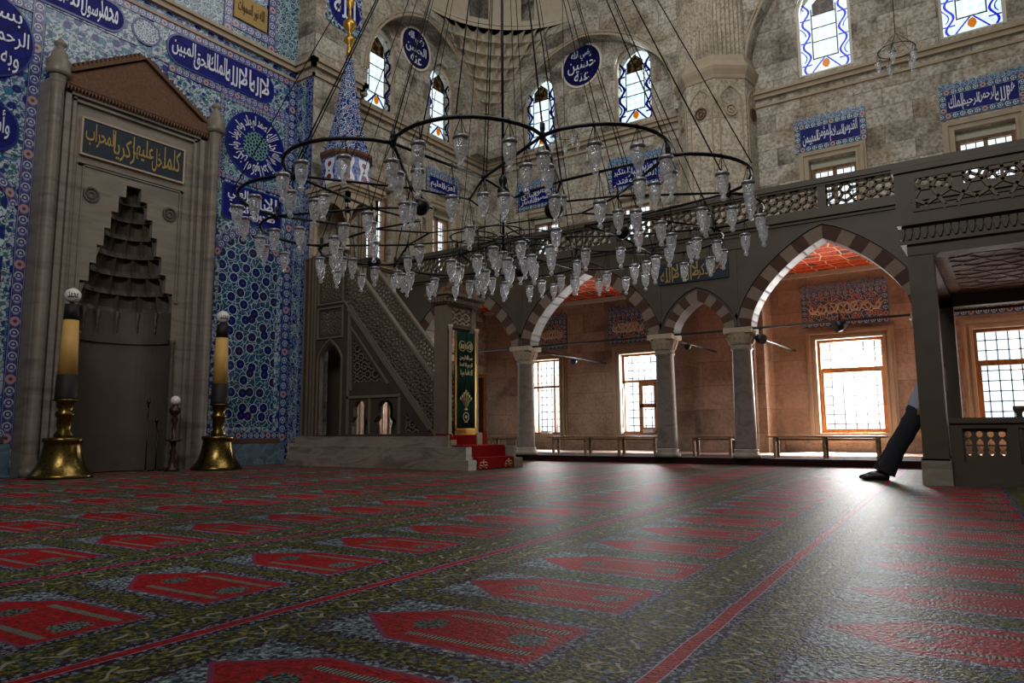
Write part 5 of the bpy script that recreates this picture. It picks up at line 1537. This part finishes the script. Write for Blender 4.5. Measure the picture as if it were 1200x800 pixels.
MB().lathe([(0.045, 0.0), (0.045, 0.62), (0.035, 0.66), (0.03, 0.80), (0.055, 0.84), (0.055, 0.88)], (TX+0.14, -0.10, 0.0), 14).build('newel', 'dark_marble', B)

# ------------------------------------------------------------------ benches
def bench(y0, y1, x, label, legs):
    t = thing('low_bench', (x, (y0+y1)/2, 0.12), label, 'bench')
    MB().box((x-0.15, y0, 0.49), (x+0.15, y1, 0.52)).build('seat', 'bench_wood', t, bevel=0.006)
    for i in range(legs):
        y = y0 + 0.14 + (y1-y0-0.28)*i/(legs-1)
        for s in (-1, 1): MB().box((x+s*0.115-0.02, y-0.025, 0.12), (x+s*0.115+0.02, y+0.025, 0.49)).build('leg', 'bench_wood', t)
    MB().box((x-0.1, y0+0.12, 0.44), (x+0.1, y1-0.12, 0.47)).build('under_rail', 'bench_wood', t)
bench(5.85, 8.55, 13.95, 'long low wooden bench between the two columns under the large arch', 4)
bench(4.3, 5.3, 13.95, 'short low wooden bench in the narrow arch', 2)
bench(1.75, 3.75, 13.95, 'low wooden bench in front of the sunlit window', 3)
bench(9.3, 10.9, 13.95, 'low wooden bench beside the pulpit steps', 3)
MB().box((XB-0.10, 10.55, 0.56), (XB+0.1, 10.8, 0.64)).build('white_booklet', 'paper_white', label='white papers left on the sill of the window nearest the pulpit', cat='papers')
MB().box((XB-0.14, 7.42, 0.57), (XB+0.02, 7.7, 0.66)).build('white_booklet', 'paper_white', label='white papers on the sill of the open window', cat='papers')
t = thing('wooden_door', (16.5, QB, 0.12), 'dark red wooden door in the shadow behind the column nearest the pulpit', 'door')
MB().box((16.1, QB-0.06, 0.12), (16.95, QB, 2.2)).build('door_panel', 'dark_turned_wood', t); frame(MB(), PY(QB-0.06), 16.02, 0.12, 17.03, 2.3, 0.09, 0, 0.04).build('door_frame', 'casement_wood', t)
# floodlights and a loudspeaker on the tie rods
def spot(p, aim, r, label):
    t = thing('black_spotlight', p, label, 'spotlight')
    p = Vector(p); d = Vector(aim).normalized()
    a = d.cross(Vector((0, 0, 1))).normalized(); b = d.cross(a)
    m = MB(); m.tube([p - d*r*1.2, p - d*r*0.8, p, p + d*r*0.9], [r*0.35, r*0.75, r, r*1.02], 16); m.build('housing', 'black_plastic', t)
    m = MB(); m.tube([p + Vector((0, 0, r*1.0)), p + Vector((0, 0, r*2.2))], r*0.18, 6); m.build('bracket', 'black_plastic', t)
    MB().tube([p + d*r*0.9, p + d*r*0.95], [r*0.9, r*0.9], 16).build('lens', 'black_iron', t)
spot((GA-0.12, 2.28, 2.42), (-0.6, 0.7, -0.3), 0.10, 'round black spotlight hanging from the tie rod in the sunlit bay')
spot((GA-0.05, 3.66, 2.30), (-0.5, -0.8, -0.2), 0.09, 'small black spotlight on the column at the left of the sunlit arch')
spot((14.6, 5.55-0.06, 2.40), (-0.8, 0.3, -0.2), 0.06, 'tiny black spotlight on the rod behind the narrow arch column')
spot((15.6, 8.84, 2.36), (-0.8, 0.3, -0.2), 0.07, 'small black spotlight on the rod between the two shaded windows')

# ------------------------------------------------------------------ leaning person
def skin_mesh(name, verts, edges, radii, mat, parent, sub=2, root=0):
    me = bpy.data.meshes.new(name)
    off = WL[parent.name]
    me.from_pydata([Vector(v) - off for v in verts], edges, [])
    o = bpy.data.objects.new(name, me); COL.objects.link(o); o.parent = parent; me.materials.append(MATS[mat])
    sk = o.modifiers.new('skin', 'SKIN'); sk.use_smooth_shade = True
    if not me.skin_vertices: 
        bm = bmesh.new(); bm.from_mesh(me); bm.verts.layers.skin.verify(); bm.to_mesh(me); bm.free()
    for v, r in zip(me.skin_vertices[0].data, radii): v.radius = r if isinstance(r, tuple) else (r, r)
    for i, v in enumerate(me.skin_vertices[0].data): v.use_root = (i == root)
    sb = o.modifiers.new('smooth', 'SUBSURF'); sb.levels = sub; sb.render_levels = sub
    WL[o.name] = off
    return o
P0 = thing('person', (10.2, 1.2, 0), 'person in grey shirt and dark trousers leaning behind the square post, feet forward', 'person')
HX = 10.20
def crom(P, t):
    n_ = len(P) - 1; t = min(max(t*n_, 0), n_ - 1e-6); i = int(t); f = t - i
    p0, p1, p2, p3 = P[max(i-1, 0)], P[i], P[i+1], P[min(i+2, n_)]
    return [0.5*((2*b) + (c-a)*f + (2*a-5*b+4*c-d)*f*f + (3*b-a-3*c+d)*f**3) for a, b, c, d in zip(p0, p1, p2, p3)]
def loft(mb, K, steps=20, n=20, fold=0.0, seed=0.0):
    "K rows: x, y, z, rx (across), ry (fore and aft)"
    C_ = [crom(K, i/steps) for i in range(steps+1)]
    rings = []
    for i, (x, y, z, rx, ry) in enumerate(C_):
        a_, b_ = Vector(C_[max(i-1, 0)][:3]), Vector(C_[min(i+1, steps)][:3])
        d = (b_-a_).normalized()
        X = Vector((1, 0, 0)); X = (X - d*X.dot(d)).normalized(); Y = d.cross(X)
        rg = []
        for k_ in range(n):
            t = 2*PI*k_/n
            w_ = 1 + fold*math.sin(3*t + i*0.9 + seed) + fold*0.8*math.sin(i*1.7 + 2*t + seed)
            rg.append(mb.bm.verts.new(Vector((x, y, z)) + X*math.cos(t)*rx*w_ + Y*math.sin(t)*ry*w_))
        rings.append(rg)
    for i in range(steps):
        for k_ in range(n):
            f = mb.bm.faces.new((rings[i][k_], rings[i][(k_+1) % n], rings[i+1][(k_+1) % n], rings[i+1][k_])); f.smooth = True
    for rg in (rings[0], rings[-1]): mb.bm.faces.new(rg).smooth = True
    return mb
# bare body: one skinned surface from head to ankles
body = [(HX, 0.86, 0.92), (HX, 0.80, 1.05), (HX, 0.74, 1.22), (HX, 0.71, 1.38), (HX, 0.72, 1.47), (HX-0.17, 0.70, 1.37), (HX-0.23, 0.66, 1.12), (HX-0.21, 0.82, 0.93), (HX+0.17, 0.70, 1.37), (HX+0.23, 0.66, 1.12), (HX+0.21, 0.82, 0.93),
        (HX-0.09, 0.92, 0.84), (HX-0.10, 1.14, 0.47), (HX-0.10, 1.33, 0.09), (HX+0.09, 0.92, 0.84), (HX+0.10, 1.20, 0.47), (HX+0.10, 1.40, 0.09), (HX, 0.76, 1.56)]
ed = [(0,1),(1,2),(2,3),(3,4),(3,5),(5,6),(6,7),(3,8),(8,9),(9,10),(0,11),(11,12),(12,13),(0,14),(14,15),(15,16),(4,17)]
rad = [0.11, 0.10, 0.12, 0.10, 0.052, 0.05, 0.04, 0.028, 0.05, 0.04, 0.028, 0.07, 0.05, 0.035, 0.07, 0.05, 0.035, 0.06]
skin_mesh('body', body, ed, rad, 'skin_tan', P0)
m = MB()
loft(m, [(HX, 0.845, 1.00, 0.155, 0.13), (HX, 0.87, 0.93, 0.165, 0.145), (HX, 0.905, 0.84, 0.175, 0.15), (HX, 0.935, 0.76, 0.165, 0.13)], 10, 24, 0.01)
loft(m, [(HX-0.085, 0.90, 0.88, 0.095, 0.12), (HX-0.09, 0.985, 0.72, 0.10, 0.115), (HX-0.10, 1.12, 0.47, 0.088, 0.10), (HX-0.105, 1.22, 0.28, 0.085, 0.10), (HX-0.105, 1.31, 0.10, 0.09, 0.115)], 24, 20, 0.035)
loft(m, [(HX+0.085, 0.90, 0.88, 0.095, 0.12), (HX+0.09, 1.00, 0.72, 0.10, 0.115), (HX+0.10, 1.17, 0.47, 0.088, 0.10), (HX+0.105, 1.28, 0.28, 0.085, 0.10), (HX+0.105, 1.38, 0.10, 0.09, 0.115)], 24, 20, 0.035, 1.3)
m.build('trousers', 'trouser_black', P0)
m = MB()
loft(m, [(HX, 0.885, 0.87, 0.185, 0.155), (HX, 0.85, 0.98, 0.18, 0.15), (HX, 0.77, 1.15, 0.185, 0.15), (HX, 0.72, 1.32, 0.205, 0.14), (HX, 0.71, 1.41, 0.16, 0.10), (HX, 0.725, 1.47, 0.065, 0.065)], 20, 26, 0.012)
for s in (-1, 1): loft(m, [(HX+s*0.14, 0.71, 1.39, 0.07, 0.075), (HX+s*0.20, 0.70, 1.33, 0.07, 0.08), (HX+s*0.235, 0.66, 1.20, 0.065, 0.07), (HX+s*0.24, 0.67, 1.10, 0.07, 0.07)], 10, 16, 0.02)
m.build('shirt', 'shirt_grey', P0)
for s, yy in ((-1, 1.33), (1, 1.40)):
    x_ = HX + s*0.105
    m = MB(); loft(m, [(x_, yy-0.06, 0.05, 0.03, 0.045), (x_, yy-0.02, 0.055, 0.042, 0.055), (x_, yy+0.08, 0.055, 0.044, 0.055), (x_, yy+0.16, 0.04, 0.048, 0.038), (x_, yy+0.22, 0.03, 0.04, 0.028), (x_, yy+0.25, 0.025, 0.015, 0.015)], 16, 16)
    m.box((x_-0.04, yy-0.05, 0.0), (x_+0.04, yy+0.19, 0.014)); m.build('shoe', 'shoe_black', P0)
for s in (-1, 1):
    hx_ = HX + s*0.21
    vv = [(hx_, 0.81, 0.94), (hx_, 0.85, 0.89)]; ee = [(0, 1)]; rr = [0.027, 0.03]
    for i in range(4):
        b0 = len(vv); o_ = (i-1.5)*0.019
        vv += [(hx_, 0.86 + o_, 0.86), (hx_ - s*0.008, 0.875 + o_, 0.825), (hx_ - s*0.022, 0.878 + o_, (0.80, 0.795, 0.797, 0.806)[i])]
        ee += [(1, b0), (b0, b0+1), (b0+1, b0+2)]; rr += [0.010, 0.009, 0.008]
    b0 = len(vv); vv += [(hx_ - s*0.02, 0.885, 0.89), (hx_ - s*0.03, 0.91, 0.865)]; ee += [(1, b0), (b0, b0+1)]; rr += [0.011, 0.009]
    skin_mesh('hand', vv, ee, rr, 'skin_tan', P0)
m = MB(); loft(m, [(HX, 0.765, 1.50, 0.05, 0.05), (HX, 0.79, 1.535, 0.062, 0.085), (HX, 0.785, 1.58, 0.072, 0.098), (HX, 0.775, 1.64, 0.078, 0.10), (HX, 0.77, 1.69, 0.07, 0.088), (HX, 0.768, 1.725, 0.03, 0.04)], 16, 20)
m.ball((HX, 0.885, 1.60), 0.014, 10, 1.8)
for s in (-1, 1): m.ball((HX+s*0.08, 0.775, 1.61), 0.018, 8, 1.6)
m.build('head', 'skin_tan', P0)
m = MB(); loft(m, [(HX, 0.735, 1.56, 0.05, 0.05), (HX, 0.745, 1.62, 0.082, 0.085), (HX, 0.755, 1.68, 0.082, 0.095), (HX, 0.76, 1.73, 0.05, 0.06)], 12, 20); m.build('hair', 'hair_dark', P0)
m = MB()
for s in (-1, 1): m.ball((HX+s*0.03, 0.868, 1.63), 0.009, 8)
m.tube([(HX-0.022, 0.87, 1.555), (HX+0.022, 0.87, 1.555)], 0.004, 6)
m.build('eyes_and_mouth', 'hair_dark', P0)

# ------------------------------------------------------------------ great chandelier
KX, KY, KZ = 6.53, 4.60, 3.0
AP = Vector((KX, KY, 9.0))
CH = thing('iron_chandelier', (KX, KY, KZ), 'huge scalloped black iron chandelier frame hanging low over the carpet', 'chandelier')
CA = [math.radians(a) for a in (194, 222.5, 250, 280, 310, 341, 371, 402, 433, 463, 493, 524.5)]
NL = 12
RC = 2.5
def pc(r, a, z=KZ): return Vector((KX + r*math.cos(a), KY + r*math.sin(a), z))
def nxt(i): return CA[(i+1) % NL] + (2*PI if i == NL-1 else 0)
def lobe(i, t):
    a0, a1 = CA[i], nxt(i)
    a = a0 + (a1-a0)*t
    return pc(RC + 0.35*math.sin(PI*t)**0.75, a)
MIDA = [(CA[i] + nxt(i))/2 for i in range(NL)]
for i in range(NL):
    MB().tube([lobe(i, j/12) for j in range(13)], 0.017, 6).build('scalloped_hoop', 'black_iron', CH)
inn1 = [pc(1.52, a) for a in MIDA]
inn2 = [pc(0.95, a) for a in CA]
m = MB()
for i in range(NL):
    c = pc(RC, CA[i])
    m.tube([c, inn1[i]], 0.014, 5); m.tube([c, inn1[i-1]], 0.014, 5)
    m.tube([inn1[i], inn2[i]], 0.012, 5); m.tube([inn1[i], inn2[(i+1) % NL]], 0.012, 5)
    if i % 3 == 0: m.tube([inn2[i], pc(0.05, CA[i])], 0.009, 5)
m.build('star_bars', 'black_iron', CH)
for i in range(NL):
    m = MB(); c = pc(RC, CA[i]); m.lathe([(0.010, 0.11), (0.022, 0.10), (0.022, 0.05), (0.015, 0.03), (0.032, 0.0), (0.022, -0.03), (0.008, -0.05)], c, 8)
    m.build('knot', 'black_iron', CH)
    MB().lathe([(0.008, 0.06), (0.014, 0.03), (0.022, 0.0), (0.008, -0.035)], inn1[i], 8).build('knot', 'black_iron', CH)
m = MB(); m.tube([(KX, KY, 2.55), (KX, KY, 9.0)], 0.016, 8); m.lathe([(0.03, 0), (0.06, 0.04), (0.07, 0.12), (0.03, 0.17), (0.05, 0.22), (0.05, 0.26), (0.02, 0.3)], (KX, KY, 3.28), 12); m.tube([(KX, KY, 9.0), (KX, KY, 14.0)], 0.012, 6)
m.build('central_pole', 'black_iron', CH)
# small central hoops
HP = []
m = MB()
for i in range(6):
    a = PI/6 + i*PI/3
    c = pc(0.36, a, 2.80)
    HP.append(c)
    m.tube([c + Vector((0.27*math.cos(q*PI/10), 0.27*math.sin(q*PI/10), 0)) for q in range(20)], 0.008, 5, closed=True)
    m.tube([c, pc(0.0, a, 2.86)], 0.007, 4); m.tube([c + Vector((0, 0, 0)), c + Vector((0, 0, 0.20))], 0.006, 4)
m.build('small_hoops', 'black_iron', CH)
m = MB()
for i in range(NL):
    m.tube([pc(RC, CA[i], KZ+0.08), AP + (pc(0.06, CA[i]) - pc(0, 0))], 0.0075, 4)
    m.tube([pc(1.52, MIDA[i], KZ+0.05), AP + (pc(0.05, MIDA[i]) - pc(0, 0))], 0.0055, 4)
    if i % 2 == 0: m.tube([pc(RC+0.40, MIDA[i], KZ), AP + (pc(0.05, MIDA[i]) - pc(0, 0)) + Vector((0, 0, 0.3))], 0.0055, 4)
m.build('suspension_cables', 'black_iron', CH)

# one glass lamp, then copies
def make_lamp(kind, drop):
    t = bpy.data.objects.new('glass_oil_lamp', None); COL.objects.link(t); t.empty_display_size = 0.05; WL[t.name] = Vector((0, 0, 0))
    # origin: hook point; rim at -drop
    MB().lathe([(0.052, -drop), (0.053, -drop-0.02), (0.053, -drop-0.07), (0.047, -drop-0.115), (0.034, -drop-0.155), (0.018, -drop-0.18), (0.014, -drop-0.19), (0.027, -drop-0.205), (0.022, -drop-0.225), (0.004, -drop-0.235)], (0, 0, 0), 12).build('glass_cup', 'cut_glass', t, recalc=False)
    MB().lathe([(0.054, -drop-0.014), (0.062, -drop-0.004), (0.064, -drop+0.006), (0.058, -drop+0.02), (0.052, -drop+0.012)], (0, 0, 0), 14).build('metal_rim', 'pewter', t)
    m = MB()
    for i in range(3):
        a = i*2*PI/3 + 0.4
        m.tube([(0.06*math.cos(a), 0.06*math.sin(a), -drop), (0, 0, 0)], 0.0035, 4)
    m.tube([(0.0, 0, -0.004), (0.016, 0, 0.0), (0.02, 0, 0.016), (0.0, 0, 0.026), (-0.02, 0, 0.014), (-0.014, 0, -0.004)], 0.0035, 4)
    m.build('hanging_wires', 'black_iron', t)
    return t
PROTO = {0: make_lamp(0, 0.17), 1: make_lamp(1, 0.30)}
PUSED = set()
LAMPS = []       # (hook, kind, place)
for i in range(NL):
    LAMPS.append((pc(RC+0.02, CA[i], KZ), 0, 'hoop'))
    for t_ in (0.27, 0.52, 0.78): LAMPS.append((lobe(i, t_), 0, 'hoop'))
    c = pc(RC, CA[i])
    for A in (inn1[i], inn1[i-1]):
        LAMPS.append((c.lerp(A, 0.25), 0, 'bar')); LAMPS.append((c.lerp(A, 0.62), 1, 'bar'))
    LAMPS.append((inn1[i], 0, 'inner'))
    if i % 2 == 0: LAMPS.append((inn2[i], 1, 'inner'))
for c in HP:
    for q in range(3):
        a = q*2*PI/3 + 0.5
        LAMPS.append((c + Vector((0.27*math.cos(a), 0.27*math.sin(a), 0)), q % 2, 'centre'))
    
def view_x(p):
    d = Vector(p) - Vector((0, 0, 0.65)); z = d.dot(Fv)
    return 600 + 840*d.dot(Rv)/z
ORD = ['first', 'second', 'third', 'fourth', 'fifth', 'sixth', 'seventh', 'eighth', 'ninth', 'tenth', 'eleventh', 'twelfth', 'thirteenth', 'fourteenth', 'fifteenth', 'sixteenth', 'seventeenth', 'eighteenth', 'nineteenth', 'twentieth']
def ordn(n):
    tens = {20: 'twenty', 30: 'thirty', 40: 'forty', 50: 'fifty'}
    if n <= 20: return ORD[n-1]
    if n % 10 == 0: return tens[n][:-1] + 'ieth'
    return tens[n - n % 10] + '-' + ORD[n % 10 - 1]
def dup(root, loc, label, group):
    r = root.copy(); COL.objects.link(r); r.location = loc
    tag(r, label, 'oil lamp', group)
    for ch in list(root.children):
        c = ch.copy(); COL.objects.link(c); c.parent = r
    return r
cents = sorted(range(len(LAMPS)), key=lambda i: view_x(LAMPS[i][0]))
cnt = {}
for i in cents:
    p, kd, pl = LAMPS[i]
    near = (Vector(p) - Vector((0, 0, 0.65))).dot(Fv) < (Vector((KX, KY, KZ)) - Vector((0, 0, 0.65))).dot(Fv)
    where = {'hoop': 'scalloped outer hoop', 'bar': 'star bars', 'inner': 'inner ring of joints', 'centre': 'small hoops round the pole'}[pl]
    key = (pl, near)
    cnt[key] = cnt.get(key, 0) + 1
    lab = 'glass lamp on the %s, %s side, %s from left' % (where, 'near' if near else 'far', ordn(cnt[key]).replace('-', ''))
    src = PROTO[kd]
    if kd not in PUSED:
        PUSED.add(kd); src.location = p; tag(src, lab, 'oil lamp', 'glass oil lamps of the great chandelier')
    else: dup(src, p, lab, 'glass oil lamps of the great chandelier')
# dark globes among the lamps
GL = [(pc(1.52, MIDA[0]), 0.085), (pc(1.52, MIDA[2]), 0.085), (pc(0.98, CA[4]), 0.08), (pc(1.6, MIDA[8]), 0.085), (pc(1.5, MIDA[5]), 0.085), (pc(2.5, CA[7]), 0.085)]
GL = [(pc(1.35, math.radians(178), 2.86), 0.085, 'left of the middle, beside the corner window'), (pc(1.55, math.radians(233), 2.70), 0.09, 'large, before the side wall right of pole'), (pc(1.35, math.radians(290), 2.80), 0.08, 'lower right, in front of the parapet'),
      (pc(1.9, math.radians(95), 2.78), 0.085, 'lower left, in front of the parapet'), (pc(1.2, math.radians(25), 2.72), 0.085, 'just right of the central cluster of lamps')]
for p, r, lb in GL:
    t = thing('dark_globe', p, 'dark globe among the lamps, ' + lb, 'globe', 'dark globes of the great chandelier')
    MB().ball(p, r, 24).build('sphere', 'black_iron', t)
    MB().tube([p + Vector((0, 0, r*0.9)), Vector((p.x, p.y, KZ))], 0.005, 5).build('hanging_wire', 'black_iron', t)

# ------------------------------------------------------------------ small chandeliers near the side wall
def small_chand(x, y, z, label, topz):
    t = thing('small_chandelier', (x, y, z), label, 'chandelier')
    m = MB(); m.tube([(x + 0.32*math.cos(i*PI/12), y + 0.32*math.sin(i*PI/12), z) for i in range(24)], 0.008, 5, closed=True)
    for i in range(5):
        a = i*2*PI/5 + 0.5
        m.tube([(x + 0.32*math.cos(a), y + 0.32*math.sin(a), z), (x, y, z + 0.35)], 0.005, 4)
    m.build('iron_hoop', 'black_iron', t)
    MB().tube([(x, y, z + 0.35), (x, y, topz)], 0.008, 5).build('hanging_chain', 'black_iron', t)
    return t
SCH = [(14.7, 1.22, 7.75, 'right of the octagonal pier', 1.0), (14.2, 8.2, 7.65, 'far behind the great chandelier', 1.0)]
for x, y, z, wh, s in SCH:
    small_chand(x, y, z, 'small iron hoop chandelier with five glass lamps ' + wh, 14.9)
    hooks = sorted([Vector((x + 0.32*math.cos(i*2*PI/5 + 0.5), y + 0.32*math.sin(i*2*PI/5 + 0.5), z)) for i in range(5)], key=view_x)
    for i, p in enumerate(hooks):
        dup(PROTO[0], p, 'small glass lamp, %s of five on the small hoop %s' % (ORD[i], wh), 'glass lamps of the small chandeliers')

# ------------------------------------------------------------------ enclosure behind the camera
MB().box((-2.7, -4.6, 0), (-2.5, 13.4, 15.2)).build('wall_left', 'upper_stone', kind='structure')
MB().slab(PY(-4.5), rect(-2.6, 0, XB+0.6, 15.2), [rect(14.3, 1.3, 16.9, 3.9)], -0.2, 0.0).build('wall_front', 'upper_stone', kind='structure')
MB().box((-2.7, -4.7, 15.0), (XB+0.6, 13.4, 15.2)).build('ceiling', 'upper_stone', kind='structure')
